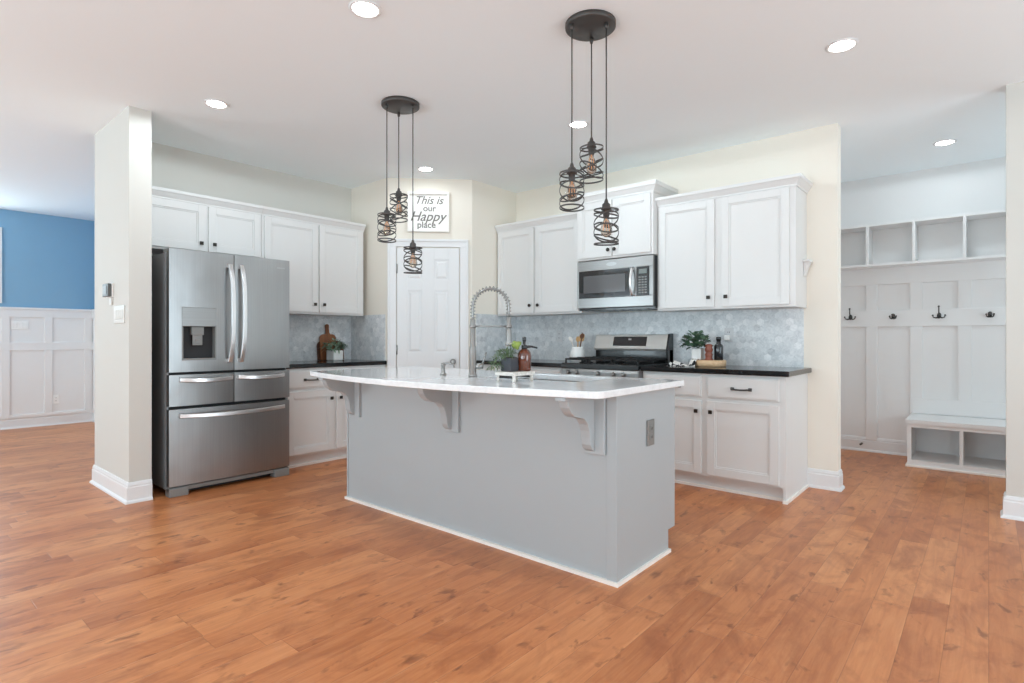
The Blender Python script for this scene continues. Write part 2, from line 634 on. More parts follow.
# mudroom walls
struct(box('wall_mudroom', M['mud'], (-1.50, 1.62, YM, YM + 0.12, 0, H)), 'white mudroom back wall', 'wall')
struct(box('wall_mudroom_left', M['mud'], (-1.50, -1.38, 4.87, YM, 0, H)))
struct(MB().box(1.50, 1.62, 4.85, 5.33, 0, H).box(1.50, 1.62, 6.17, YM, 0, H).box(1.50, 1.62, 5.33, 6.17, 0, 0.35).box(1.50, 1.62, 5.33, 6.17, 2.33, H).build('wall_mudroom_right', M['mud']))
struct(MB().box(1.54, 1.58, 5.33, 5.39, 0.35, 2.33).box(1.54, 1.58, 6.11, 6.17, 0.35, 2.33).box(1.54, 1.58, 5.39, 6.11, 0.35, 0.41).box(1.54, 1.58, 5.39, 6.11, 2.27, 2.33).box(1.54, 1.58, 5.39, 6.11, 1.32, 1.36).build('window_6', M['trim']))

# dining walls: the blue one and its return
b = MB()
wy0, wy1, wz0, wz1 = 0.05, 1.10, 1.66, 2.42
b.box(XL - 0.12, XL, YB, wy0, 0, H).box(XL - 0.12, XL, wy1, 2.25, 0, H)
b.box(XL - 0.12, XL, wy0, wy1, 0, wz0).box(XL - 0.12, XL, wy0, wy1, wz1, H)
struct(b.build('wall_dining', M['blue']), 'blue dining wall above white panelled wainscot', 'wall')
struct(box('wall_dining_return', M['blue'], (XL, -5.36, 2.13, 2.25, 0, H)))
w = struct(MB().box(XL - 0.02, XL + 0.02, wy0 - 0.09, wy0, wz0 - 0.09, wz1 + 0.09).box(XL - 0.02, XL + 0.02, wy1, wy1 + 0.09, wz0 - 0.09, wz1 + 0.09)
           .box(XL - 0.02, XL + 0.02, wy0, wy1, wz1, wz1 + 0.09).box(XL - 0.02, XL + 0.02, wy0, wy1, wz0 - 0.09, wz0)
           .box(XL - 0.08, XL - 0.04, (wy0 + wy1) / 2 - 0.015, (wy0 + wy1) / 2 + 0.015, wz0, wz1).build('window_1', M['trim'], bevel=0.003), 'white cased dining window at the left edge', 'window')

# great room shell behind the photographer, with its windows
def window_wall(name, axis, pos, a0, a1, opens, m):
    """wall on plane axis=pos from a0..a1 with openings (s,e,z0,z1)"""
    mb = MB()

    def bx(s, e, z0, z1):
        lo, hi = (pos - 0.12, pos) if pos < 0 else (pos, pos + 0.12)
        if axis == 'y':
            mb.box(s, e, lo, hi, z0, z1)
        else:
            mb.box(lo, hi, s, e, z0, z1)
    cur = a0
    for s, e, z0, z1 in opens:
        bx(cur, s, 0, H)
        bx(s, e, 0, z0)
        bx(s, e, z1, H)
        cur = e
    bx(cur, a1, 0, H)
    return struct(mb.build(name, m))


rear_open = [(-8.0, -5.8, 0.55, 2.35), (-3.5, -0.3, 0.2, 2.3), (1.15, 2.95, 0.2, 2.3)]
window_wall('wall_rear', 'y', YB, XL, XR, rear_open, M['pale'])
side_open = [(0.3, 4.4, 0.2, 2.3)]
window_wall('wall_side', 'x', XR, YB, 4.73, side_open, M['pale'])
for i, (s, e, z0, z1) in enumerate(rear_open):
    mb = MB()
    k = 2 if e - s < 2.5 else 3
    for j in range(k + 1):
        xx = s + (e - s) * j / k
        mb.box(xx - 0.03, xx + 0.03, YB - 0.10, YB - 0.05, z0, z1)
    mb.box(s, e, YB - 0.10, YB - 0.05, z0, z0 + 0.06).box(s, e, YB - 0.10, YB - 0.05, z1 - 0.06, z1)
    struct(mb.build('window_%d' % (i + 2), M['trim']))
s, e, z0, z1 = side_open[0]
mb = MB()
for j in range(3):
    yy = s + (e - s) * j / 2
    mb.box(XR + 0.05, XR + 0.10, yy - 0.03, yy + 0.03, z0, z1)
mb.box(XR + 0.05, XR + 0.10, s, e, z0, z0 + 0.06).box(XR + 0.05, XR + 0.10, s, e, z1 - 0.06, z1)
struct(mb.build('window_5', M['trim']))


# baseboards: moulded profile swept along a polyline (room on the left-hand side)
def baseboard(name, pts, parent=None):
    prof = [(0, 0), (0.028, 0), (0.026, 0.012), (0.018, 0.02), (0.015, 0.022), (0.015, 0.105), (0.011, 0.112), (0.012, 0.122), (0.006, 0.14), (0, 0.142)]
    bm = bmesh.new()
    P = [Vector((x, y, 0)) for x, y in pts]
    rings = []
    for i, p in enumerate(P):
        dirs = []
        if i > 0:
            dirs.append((P[i] - P[i - 1]).normalized())
        if i < len(P) - 1:
            dirs.append((P[i + 1] - P[i]).normalized())
        ns = [Vector((-d.y, d.x, 0)) for d in dirs]
        n = ns[0] if len(ns) == 1 else (ns[0] + ns[1]) / (1 + ns[0].dot(ns[1]))
        rings.append([bm.verts.new(p + n * u + Vector((0, 0, v))) for u, v in prof])
    for a, c in zip(rings, rings[1:]):
        for k in range(len(prof)):
            bm.faces.new((a[k], a[(k + 1) % len(prof)], c[(k + 1) % len(prof)], c[k]))
    bm.faces.new(rings[0])
    bm.faces.new(list(reversed(rings[-1])))
    bmesh.ops.recalc_face_normals(bm, faces=bm.faces[:])
    mb = MB()
    mb.bm.free()
    mb.bm = bm
    return struct(mb.build(name, M['trim']))


baseboard('baseboard_left', [(-4.51, 1.365), (-4.51, 1.228), (-5.36, 1.228), (-5.36, 2.10)])
baseboard('baseboard_right', [(-0.857, 4.87), (-0.857, 4.75), (-1.058, 4.75)])
baseboard('baseboard_column', [(XR, 4.73), (0.085, 4.73), (0.085, 4.85)])
baseboard('baseboard_mudroom', [(-0.56, YM), (-1.38, YM)])
baseboard('baseboard_dining', [(-5.40, 2.13), (XL, 2.13), (XL, YB)])

# dining wainscot: flat white panelling with rails and stiles
wn = MB()
wn.box(XL, XL + 0.008, YB, 2.13, 0.10, 1.50)
wn.box(XL, XL + 0.026, YB, 2.13, 0.98, 1.085).box(XL, XL + 0.026, YB, 2.13, 1.40, 1.50)
wn.box(XL, XL + 0.045, YB, 2.13, 1.50, 1.525)
wn.box(XL, XL + 0.026, YB, 2.13, 0.13, 0.17)
for k in range(12):
    yy = 2.06 - 0.42 * k
    wn.box(XL, XL + 0.025, yy - 0.04, yy + 0.04, 0.15, 1.45)
struct(wn.build('trim_1', M['mud'], bevel=0.003), 'white board panelling below the blue wall', 'wainscot')
wn = MB()
wn.box(XL, -5.37, 2.12, 2.13, 0.10, 1.50).box(XL, -5.37, 2.10, 2.13, 0.98, 1.085).box(XL, -5.37, 2.10, 2.13, 1.40, 1.50).box(XL, -5.37, 2.085, 2.13, 1.50, 1.525)
for k in range(9):
    xx = XL + 0.1 + 0.46 * k
    wn.box(xx - 0.04, xx + 0.04, 2.105, 2.13, 0.15, 1.45)
struct(wn.build('trim_2', M['trim'], bevel=0.003))

# mudroom board-and-batten behind the hooks
mb = MB()
f0 = YM - 0.022
mb.box(-1.38, 1.50, f0, YM, 1.25, 1.41)           # hook rail
mb.box(-1.38, 1.50, f0, YM, 1.665, 1.84)          # top rail
for k in range(-1, 7):
    xx = -0.89 + 0.362 * k
    mb.box(xx - 0.048, xx + 0.048, f0 + 0.002, YM, 0.12, 1.80)
mb.box(-0.56, 1.50, f0, YM, 0.42, 0.56)
struct(mb.build('trim_3', M['mud'], bevel=0.003), 'white board-and-batten panelling in the mudroom', 'wall panelling')

# marble hexagon backsplash
struct(box('backsplash', M['tile'], (-3.98, -1.085, 4.741, 4.75, 0.90, 1.385)), 'grey marble hexagon backsplash behind the range', 'backsplash')
sl = MB().box(-0.53, 0.53, -0.009, 0, 0.90, 1.375).build('backsplash', M['tile'], loc=(-5.21, 2.93, 0), rz=PI / 2)
struct(sl, 'grey marble hexagon backsplash beside the fridge', 'backsplash')
sl = box('backsplash', M['tile'], (-5.20, -4.615, 3.451, 3.46, 0.90, 1.375))
struct(sl, 'grey marble backsplash on the pantry side wall', 'backsplash')

sl = MB().box(-0.30, 0.335, -0.009, 0, 0.90, 1.385).build('backsplash', M['tile'], loc=(-3.98, 4.405, 0), rz=PI / 2)
struct(sl, 'grey marble backsplash on the wall left of the pale cabinets, behind the faucet', 'backsplash')

# ------------------------------------------------------------------ pantry door
ROT = PI / 4
door = thing('door_1', 'white six panel pantry door in the angled corner', 'door', (-4.575, 3.46, 0), ROT)
door['kind'] = 'structure'
mb = MB()
mb.box(0.003, 0.085, -0.022, 0, 0, 2.05).box(0.718, 0.80, -0.022, 0, 0, 2.05).box(0.003, 0.80, -0.022, 0, 2.05, 2.125)
mb.box(0.0, 0.022, -0.034, -0.02, 0, 2.125).box(0.781, 0.803, -0.034, -0.02, 0, 2.125).box(0.0, 0.803, -0.034, -0.02, 2.103, 2.128)
mb.build('casing', M['trim'], door, 0.004)
mb = MB()
D0, D1 = 0.092, 0.711
cols = ((0.198, 0.342), (0.461, 0.605))
rows = ((1.722, 1.925), (0.99, 1.612), (0.22, 0.80))
mb.box(D0, D1, -0.006, 0, 0.01, 2.042)
xs = [D0, cols[0][0], cols[0][1], cols[1][0], cols[1][1], D1]
mb.box(D0, cols[0][0], -0.016, -0.006, 0.01, 2.042).box(cols[0][1], cols[1][0], -0.016, -0.006, 0.01, 2.042).box(cols[1][1], D1, -0.016, -0.006, 0.01, 2.042)
zs = [0.01, 0.22, 0.80, 0.99, 1.612, 1.722, 1.925, 2.042]
for a, c in cols:
    for z0, z1 in ((0.01, 0.22), (0.80, 0.99), (1.612, 1.722), (1.925, 2.042)):
        mb.box(a, c, -0.016, -0.006, z0, z1)
    for z0, z1 in rows:      # raised field with bevelled shoulders
        i, d = 0.014, 0.034
        A = [(a + i, -0.006, z0 + i), (c - i, -0.006, z0 + i), (c - i, -0.006, z1 - i), (a + i, -0.006, z1 - i)]
        B = [(a + d, -0.015, z0 + d), (c - d, -0.015, z0 + d), (c - d, -0.015, z1 - d), (a + d, -0.015, z1 - d)]
        for k in range(4):
            mb.quad(A[k], A[(k + 1) % 4], B[(k + 1) % 4], B[k])
        mb.quad(*B)
mb.build('door_panel', M['trim'], door, 0.002)
kb = MB().lathe([(0.030, -0.016), (0.030, -0.022), (0.012, -0.026), (0.011, -0.045), (0.022, -0.05), (0.029, -0.062), (0.026, -0.076), (0.012, -0.082)], (0.648, 0, 0.90), 20, 'y').build('door_knob', M['chrome'], door)
for z in (0.25, 1.02, 1.83):
    MB().box(0.084, 0.100, -0.019, -0.014, z - 0.045, z + 0.045).lathe([(0.006, z - 0.048), (0.006, z + 0.048)], (0.090, -0.022, 0), 10).build('hinge', M['chrome'], door)

# sign over the pantry door
sg = thing('wall_sign', 'square white framed sign reading This is our Happy place above pantry door', 'sign', (-4.575, 3.46, 2.20), ROT)
x0, x1, hz = 0.197, 0.609, 0.398
mb = MB().box(x0, x1, -0.006, -0.001, 0, hz)
mb.build('sign_panel', M['signw'], sg)
mb = MB().box(x0, x0 + 0.022, -0.045, -0.001, 0, hz).box(x1 - 0.022, x1, -0.045, -0.001, 0, hz).box(x0 + 0.022, x1 - 0.022, -0.045, -0.001, 0, 0.022).box(x0 + 0.022, x1 - 0.022, -0.045, -0.001, hz - 0.022, hz)
mb.build('frame', M['signw'], sg, 0.002)
xc = (x0 + x1) / 2
text_mesh([('This is', 0.110, xc, 0.285, 0.35, -0.0075, 0.001), ('our', 0.088, xc + 0.01, 0.212, 0.0, -0.0075, 0.0012),
           ('Happy', 0.135, xc - 0.01, 0.115, 0.35, -0.0075, 0.001), ('place', 0.090, xc - 0.02, 0.045, 0.0, -0.0075, 0.0012)], 'lettering', M['ink'], sg)


# ================================================================== CABINETS
def shaker(name, x0, x1, z0, z1, y, parent, m=None, fr=0.058):
    """framed door / drawer front; y is the face of the cabinet box, the door stands in front of it"""
    mb = MB()
    t = 0.020
    mb.box(x0, x0 + fr, y - t, y, z0, z1).box(x1 - fr, x1, y - t, y, z0, z1)
    mb.box(x0 + fr, x1 - fr, y - t, y, z0, z0 + fr).box(x0 + fr, x1 - fr, y - t, y, z1 - fr, z1)
    a0, a1, b0, b1, s = x0 + fr, x1 - fr, z0 + fr, z1 - fr, 0.011
    mb.box(a0, a0 + s, y - 0.014, y, b0, b1).box(a1 - s, a1, y - 0.014, y, b0, b1).box(a0 + s, a1 - s, y - 0.014, y, b0, b0 + s).box(a0 + s, a1 - s, y - 0.014, y, b1 - s, b1)
    mb.box(a0 + s, a1 - s, y - 0.009, y, b0 + s, b1 - s)
    return mb.build(name, m or M['cab'], parent, 0.0015)


def slab(name, x0, x1, z0, z1, y, parent):
    mb = MB().box(x0, x1, y - 0.014, y, z0, z1).box(x0 + 0.01, x1 - 0.01, y - 0.020, y - 0.014, z0 + 0.01, z1 - 0.01)
    return mb.build(name, M['cab'], parent, 0.002)


def knob(x, z, y, parent, square=True):
    mb = MB()
    mb.lathe([(0.006, y + 0.0), (0.006, y - 0.016)], (x, 0, z), 12, 'y')
    if square:
        mb.box(x - 0.014, x + 0.014, y - 0.026, y - 0.014, z - 0.014, z + 0.014)
        return mb.build('knob', M['knob'], parent, 0.003)
    mb.lathe([(0.008, y - 0.012), (0.016, y - 0.018), (0.017, y - 0.024), (0.010, y - 0.030)], (x, 0, z), 16, 'y')
    return mb.build('knob', M['knob'], parent)


def pull(x, z, y, parent, half=0.062):
    mb = MB()
    for sx in (-1, 1):
        mb.box(x + sx * half - 0.012, x + sx * half + 0.012, y - 0.006, y, z - 0.011, z + 0.011)
        mb.box(x + sx * half - 0.006, x + sx * half + 0.006, y - 0.026, y - 0.004, z - 0.006, z + 0.006)
    mb.tube([(x - half, y - 0.026, z), (x - half * 0.5, y - 0.030, z - 0.003), (x, y - 0.031, z - 0.004), (x + half * 0.5, y - 0.030, z - 0.003), (x + half, y - 0.026, z)], 0.0065, 10)
    return mb.build('pull', M['bronze'], parent, 0.001)


def crown(x0, x1, yf, yb, zt, parent, left=False, right=False, hgt=0.075, proj=0.044):
    """cove crown moulding on the front of a wall cabinet with optional returns"""
    prof = [(0.0, 0.0), (0.008, 0.0), (0.010, 0.012), (0.018, 0.022), (0.034, 0.046), (0.040, 0.050), (proj - 0.002, 0.054), (proj, hgt), (0.0, hgt)]
    path = []
    if left:
        path.append((x0, yb))
    path += [(x0, yf), (x1, yf)]
    if right:
        path.append((x1, yb))
    bm = bmesh.new()
    P = [Vector((x, y, 0)) for x, y in path]
    rings = []
    for i in range(len(P)):
        ds = []
        if i > 0:
            ds.append((P[i] - P[i - 1]).normalized())
        if i < len(P) - 1:
            ds.append((P[i + 1] - P[i]).normalized())
        ns = [Vector((d.y, -d.x, 0)) for d in ds]
        n = ns[0] if len(ns) == 1 else (ns[0] + ns[1]) / (1 + ns[0].dot(ns[1]))
        rings.append([bm.verts.new(P[i] + n * u + Vector((0, 0, zt - hgt + v))) for u, v in prof])
    for a, c in zip(rings, rings[1:]):
        for k in range(len(prof)):
            bm.faces.new((a[k], a[(k + 1) % len(prof)], c[(k + 1) % len(prof)], c[k]))
    bm.faces.new(rings[0])
    bm.faces.new(list(reversed(rings[-1])))
    bmesh.ops.recalc_face_normals(bm, faces=bm.faces[:])
    mb = MB()
    mb.bm.free()
    mb.bm = bm
    return mb.build('crown_moulding', M['cab'], parent)


def wall_cabinet(label, loc, rz, width, depth, z0, z1, doors, ctop, left=False, right=False, top=0.075, square=True, kz=0.075, chgt=0.075, ko=0.040):
    """origin at the left end of the wall line; local -y points into the room"""
    t = thing('wall_cabinet', label, 'kitchen cabinet', (loc[0], loc[1], z0), rz, 'white wall cabinets')
    h = z1 - z0
    MB().box(0, width, -depth, -0.001, 0.0, h).build('cabinet_body', M['cab'], t, 0.001)
    for i, (a, c) in enumerate(doors):
        d = shaker('door', a, c, 0.018, h - top + 0.01, -depth, t)
        kx = c - ko if i % 2 == 0 else a + ko
        knob(kx, 0.018 + kz, -depth - 0.020, d, square)
    crown(0, width, -depth, -0.001, ctop - z0, t, left, right, chgt)
    return t


Y0 = 4.75
wall_cabinet('white two door wall cabinet left of the microwave', (-3.972, Y0), 0, 1.06, 0.32, 1.372, 2.31, [(0.022, 0.500), (0.524, 1.04)], 2.325, left=False, square=False)
wall_cabinet('short white two door wall cabinet above the microwave, raised highest', (-2.910, Y0), 0, 0.765, 0.40, 1.845, 2.44, [(0.018, 0.376), (0.388, 0.747)], 2.455, left=True, right=True, square=False, top=0.09, chgt=0.085, kz=0.055, ko=0.026)
wall_cabinet('tall white two door wall cabinet right of the microwave, at wall end', (-2.145, Y0), 0, 1.079, 0.32, 1.368, 2.305, [(0.022, 0.490), (0.546, 1.040)], 2.32, right=True)
wall_cabinet('short white two door wall cabinet over the fridge', (-5.21, 1.37), PI / 2, 0.965, 0.31, 1.83, 2.285, [(0.05, 0.498), (0.520, 0.952)], 2.30, kz=0.06)
wall_cabinet('tall white two door wall cabinet right of the fridge', (-5.21, 2.337), PI / 2, 1.06, 0.31, 1.365, 2.285, [(0.022, 0.540), (0.556, 1.035)], 2.30)

# little white bracket shelf on the end of the right wall cabinet
br = MB()
br.box(-1.065, -1.020, 4.62, 4.75, 1.71, 1.728)
br.prism([(-1.065, 1.712), (-1.027, 1.712), (-1.033, 1.690), (-1.052, 1.640), (-1.058, 1.605), (-1.065, 1.605)], 'y', 4.645, 4.72)
tag(br.build('bracket_shelf', M['cab'], bevel=0.003), 'tiny white bracket ledge on the wall cabinet end', 'bracket')


def base_cabinet(label, loc, rz, width, fronts, drawers=True, end=None, depth=0.61):
    t = thing('base_cabinet', label, 'kitchen cabinet', (loc[0], loc[1], 0), rz, 'white base cabinets')
    bw = width - 0.019 if end == 'right' else width
    MB().prism([(-depth, 0.102), (-depth + 0.06, 0.102), (-depth + 0.06, 0.0), (-0.001, 0.0), (-0.001, 0.872), (-depth, 0.872)], 'x', 0, bw).build('cabinet_body', M['cab'], t)
    if end == 'right':
        MB().box(bw, width, -depth, -0.001, 0.0, 0.872).build('end_panel', M['cab'], t, 0.001)
    sh = MB().box(0, width - (0.0191 if end == 'right' else 0), -depth + 0.045, -depth + 0.06, 0, 0.020)
    if end == 'right':
        sh.box(width, width + 0.013, -depth + 0.0021, -0.03, 0, 0.020)
        sh.box(width - 0.019, width + 0.013, -depth - 0.011, -depth + 0.002, 0, 0.020)
    sh.build('shoe_moulding', M['white_line'], t)
    for i, (a, c) in enumerate(fronts):
        dr = slab('drawer', a, c, 0.695, 0.852, -depth, t)
        pull((a + c) / 2, 0.770, -depth - 0.020, dr)
        d = shaker('door', a, c, 0.120, 0.668, -depth, t)
        knob(c - 0.032 if i % 2 == 0 else a + 0.032, 0.590, -depth - 0.020, d)
    return t


base_cabinet('white base cabinet right of the range, two drawers over two doors', (-2.130, Y0), 0, 1.072, [(0.025, 0.485), (0.530, 1.030)], end='right')
base_cabinet('white base cabinet left of the range, behind the island', (-3.970, Y0), 0, 1.060, [(0.025, 0.515), (0.550, 1.035)])
base_cabinet('white base cabinet between the fridge and pantry wall', (-5.21, 2.375), PI / 2, 1.078, [(0.035, 0.483), (0.515, 1.045)])


def worktop(label, pts, group):
    mb = MB().prism(pts, 'z', 0.873, 0.911)
    o = mb.build('worktop', M['granite'], bevel=0.006)
    return tag(o, label, 'worktop', group)


worktop('black granite worktop right of the range', [(-2.131, 4.098), (-1.028, 4.098), (-1.028, 4.740), (-2.131, 4.740)], 'black granite worktops')
worktop('black granite worktop left of the range', [(-3.970, 4.098), (-2.912, 4.098), (-2.912, 4.740), (-3.970, 4.740)], 'black granite worktops')
worktop('black granite worktop between the fridge and pantry wall', [(-5.20, 2.372), (-4.575, 2.372), (-4.575, 3.450), (-5.20, 3.450)], 'black granite worktops')

# ================================================================== REFRIGERATOR
fr = thing('refrigerator', 'tall stainless steel french door refrigerator with water dispenser', 'refrigerator', (-4.80, 1.898, 0), PI / 2)
FY = -0.38           # front plane of the doors (local)
mb = MB().box(-0.448, 0.448, FY + 0.085, 0.395, 0.045, 1.755)
mb.box(-0.448, 0.448, FY + 0.060, FY + 0.085, 0.06, 1.75)
mb.build('cabinet_body', M['fside'], fr, 0.004)
MB().box(-0.435, 0.435, FY + 0.058, FY + 0.072, 0.062, 1.765).build('door_gasket', M['dark'], fr)


def bowed_panel(x0, x1, z0, z1, bow, mb, y=FY, t=0.058, hole=None):
    """slightly convex steel door front (curved across its width)"""
    n = 14
    xs = [x0 + (x1 - x0) * i / n for i in range(n + 1)]
    if hole:
        xs = sorted(set([x for x in xs if abs(x - hole[0]) > 0.012 and abs(x - hole[1]) > 0.012] + [hole[0], hole[1]]))
    xm, hw = (x0 + x1) / 2, (x1 - x0) / 2

    def yy(x):
        u = (x - xm) / hw
        return y + bow * u * u
    def strip(za, zb, lo=None, hi=None):
        sel = [x for x in xs if (lo is None or x >= lo - 1e-6) and (hi is None or x <= hi + 1e-6)]
        mb.prism([(x, yy(x)) for x in sel] + [(sel[-1], y + t), (sel[0], y + t)], 'z', za, zb)
    if hole:
        strip(z0, hole[2])
        strip(hole[3], z1)
        strip(hole[2], hole[3], x0, hole[0])
        strip(hole[2], hole[3], hole[1], x1)
    else:
        strip(z0, z1)
    return mb


hol = (-0.368, -0.133, 0.975, 1.362)
ld = bowed_panel(-0.449, -0.003, 0.892, 1.778, 0.008, MB(), hole=hol).build('door', M['steel'], fr)
ld['label'] = 'stainless door with dispenser'
rd = bowed_panel(0.003, 0.449, 0.892, 1.778, 0.008, MB()).build('door', M['steel'], fr)
dp = MB()
dp.box(hol[0], hol[1], FY + 0.050, FY + 0.057, hol[2], 1.222).build('dispenser_recess', M['dark'], ld)
mb = MB()
mb.box(hol[0], hol[0] + 0.008, FY + 0.0, FY + 0.05, hol[2], 1.225).box(hol[1] - 0.008, hol[1], FY + 0.0, FY + 0.05, hol[2], 1.225)
mb.box(hol[0], hol[1], FY - 0.002, FY + 0.05, hol[2], hol[2] + 0.014)
mb.build('dispenser_frame', M['greyp'], ld)
MB().box(hol[0], hol[1], FY - 0.003, FY + 0.05, 1.222, hol[3]).build('dispenser_control_panel', M['steelh'], ld, 0.003)
mb = MB().box(-0.300, -0.215, FY + 0.012, FY + 0.05, 1.16, 1.222).box(-0.292, -0.224, FY + 0.016, FY + 0.024, 1.085, 1.16)
mb.box(-0.274, -0.242, FY + 0.010, FY + 0.02, 1.098, 1.13)
mb.build('water_paddle', M['greyp'], ld, 0.003)


def vhandle(x, z0, z1, parent, lean):
    mb = MB()
    pts = [(x + lean * 0.010 * (1 - (2 * t - 1) ** 2), FY - 0.018 - 0.040 * (1 - (2 * t - 1) ** 4), z0 + (z1 - z0) * t) for t in [i / 16 for i in range(17)]]
    bm = mb.bm
    rings = []
    for p in pts:
        rings.append([bm.verts.new((p[0] + dx, p[1] + dy, p[2])) for dx, dy in ((-0.017, 0.004), (-0.013, -0.009), (0.013, -0.009), (0.017, 0.004), (0.012, 0.010), (-0.012, 0.010))])
    for a, c in zip(rings, rings[1:]):
        for k in range(6):
            bm.faces.new((a[k], a[(k + 1) % 6], c[(k + 1) % 6], c[k]))
    bm.faces.new(rings[0]); bm.faces.new(rings[-1])
    bmesh.ops.recalc_face_normals(bm, faces=bm.faces[:])
    for z in (z0 + 0.012, z1 - 0.012):
        mb.box(x - 0.014, x + 0.014, FY - 0.020, FY + 0.010, z - 0.014, z + 0.014)
    return mb.build('handle', M['handle'], parent, 0.002)


vhandle(-0.040, 0.955, 1.700, ld, 1)
vhandle(0.046, 0.955, 1.700, rd, 1)


def hhandle(x0, x1, z, parent, out=0.042):
    mb = MB()
    bm = mb.bm
    rings = []
    for i in range(17):
        t = i / 16
        x = x0 + (x1 - x0) * t
        y = FY - 0.016 - out * (1 - (2 * t - 1) ** 2)
        zz = z - 0.008 * (1 - (2 * t - 1) ** 2)
        rings.append([bm.verts.new((x, y + dy, zz + dz)) for dy, dz in ((0.004, -0.017), (-0.009, -0.013), (-0.009, 0.013), (0.004, 0.017), (0.010, 0.012), (0.010, -0.012))])
    for a, c in zip(rings, rings[1:]):
        for k in range(6):
            bm.faces.new((a[k], a[(k + 1) % 6], c[(k + 1) % 6], c[k]))
    bm.faces.new(rings[0]); bm.faces.new(rings[-1])
    bmesh.ops.recalc_face_normals(bm, faces=bm.faces[:])
    for x in (x0 + 0.012, x1 - 0.012):
        mb.box(x - 0.014, x + 0.014, FY - 0.018, FY + 0.010, z - 0.014, z + 0.012)
    return mb.build('handle', M['handle'], parent, 0.002)


d1 = bowed_panel(-0.449, -0.003, 0.648, 0.872, 0.008, MB()).build('drawer', M['steel'], fr)
hhandle(-0.385, -0.020, 0.838, d1)
d2 = bowed_panel(0.003, 0.449, 0.648, 0.872, 0.008, MB()).build('drawer', M['steel'], fr)
hhandle(0.025, 0.390, 0.838, d2)
d3 = bowed_panel(-0.449, 0.449, 0.075, 0.625, 0.010, MB()).build('freezer_drawer', M['steel'], fr)
hhandle(-0.385, 0.395, 0.578, d3, 0.05)
mb = MB()
for sx in (-1, 1):
    mb.box(sx * 0.385 - 0.063, sx * 0.385 + 0.063, FY + 0.005, FY + 0.085, 0.0, 0.062)
mb.box(-0.448, 0.448, FY + 0.02, FY + 0.07, 0.036, 0.066)
mb.build('foot_bracket', M['greyp'], fr, 0.004)
MB().box(-0.44, 0.44, FY + 0.10, FY + 0.115, 0.005, 0.06).build('toe_grille', M['dark'], fr)
for x in (-0.385, 0.385):
    MB().box(x - 0.055, x + 0.055, FY + 0.07, FY + 0.16, 1.756, 1.785).build('hinge_cover', M['greyp'], fr, 0.006)
MB().box(0.335, 0.405, FY - 0.0005, FY + 0.006, 1.705, 1.715).build('badge', M['lightgrey'], rd)

# ================================================================== MICROWAVE
mw = thing('microwave', 'stainless over-the-range microwave with dark glass door', 'microwave', (-2.5255, 4.749, 1.402), 0)
MB().box(-0.379, 0.379, -0.372, -0.002, 0.004, 0.437).build('case', M['dark'], mw, 0.003)
mb = MB().box(-0.377, 0.377, -0.36, -0.02, -0.012, 0.004)
for k in range(8):
    mb.box(-0.33 + 0.08 * k, -0.275 + 0.08 * k, -0.345, -0.10, -0.016, -0.010)
mb.build('underside_vent', M['black'], mw)
mb = MB()
f0, f1 = -0.400, -0.372
wx0, wx1, wz0_, wz1_ = -0.364, 0.160, 0.098, 0.345
mb.box(-0.380, wx0, f0, f1, 0.008, 0.436).box(wx0, 0.380, f0, f1, 0.008, wz0_).box(wx0, 0.380, f0, f1, wz1_, 0.436)
mb.box(0.344, 0.380, f0, f1, wz0_, wz1_).box(wx1, 0.225, f0, f1, wz0_, wz1_)
mb.build('front_frame', M['steelh'], mw, 0.003)
gd = MB().box(wx0, wx1, f0 + 0.004, f1, wz0_, wz1_).build('door', M['bglass'], mw)
gd['label'] = 'dark glass door'
MB().box(wx0 + 0.05, wx1 - 0.045, f0 + 0.003, f0 + 0.006, wz0_ + 0.045, wz1_ - 0.045).build('window_mesh', mat('microwave_window_screen', (92, 92, 94), 0.12, noise=0.05, nscale=300, coat=0.4), gd)
pn = MB().box(0.225, 0.344, f0 - 0.001, f1, wz0_ + 0.002, wz1_ - 0.002).build('control_panel', M['black'], mw)
MB().box(0.248, 0.322, f0 - 0.002, f0, 0.285, 0.325).build('display', mat('microwave_display', (120, 128, 126), 0.2), pn)
mb = MB()
for r in range(7):
    for c in range(3):
        mb.box(0.246 + 0.028 * c, 0.266 + 0.028 * c, f0 - 0.002, f0, 0.118 + 0.022 * r, 0.130 + 0.022 * r)
mb.build('keypad', M['greyp'], pn)
mb = MB()
pts = [(0.192, f0 - 0.012 - 0.038 * (1 - (2 * t - 1) ** 2), 0.100 + 0.242 * t) for t in [i / 12 for i in range(13)]]
mb.tube(pts, 0.012, 10)
for z in (0.110, 0.332):
    mb.box(0.182, 0.202, f0 - 0.016, f0 + 0.002, z - 0.010, z + 0.010)
mb.build('handle', M['handle'], mw)
lg = MB().lathe([(0.052, f0 - 0.001), (0.052, f0 - 0.003)], (-0.02, 0, 0.392), 28, 'y', (1, 0.32)).build('badge', M['lightgrey'], mw)

# ================================================================== RANGE
rg = thing('kitchen_range', 'stainless gas range with black cooktop under the microwave', 'range', (-2.5215, 4.738, 0), 0)
RW = 0.380
mb = MB().box(-RW, RW, -0.625, -0.01, 0.06, 0.885)
mb.build('body', M['fside'], rg, 0.003)
MB().box(-RW, RW, -0.648, -0.075, 0.8865, 0.918).box(-RW, RW, -0.660, -0.640, 0.872, 0.912).build('cooktop', M['black'], rg, 0.005)
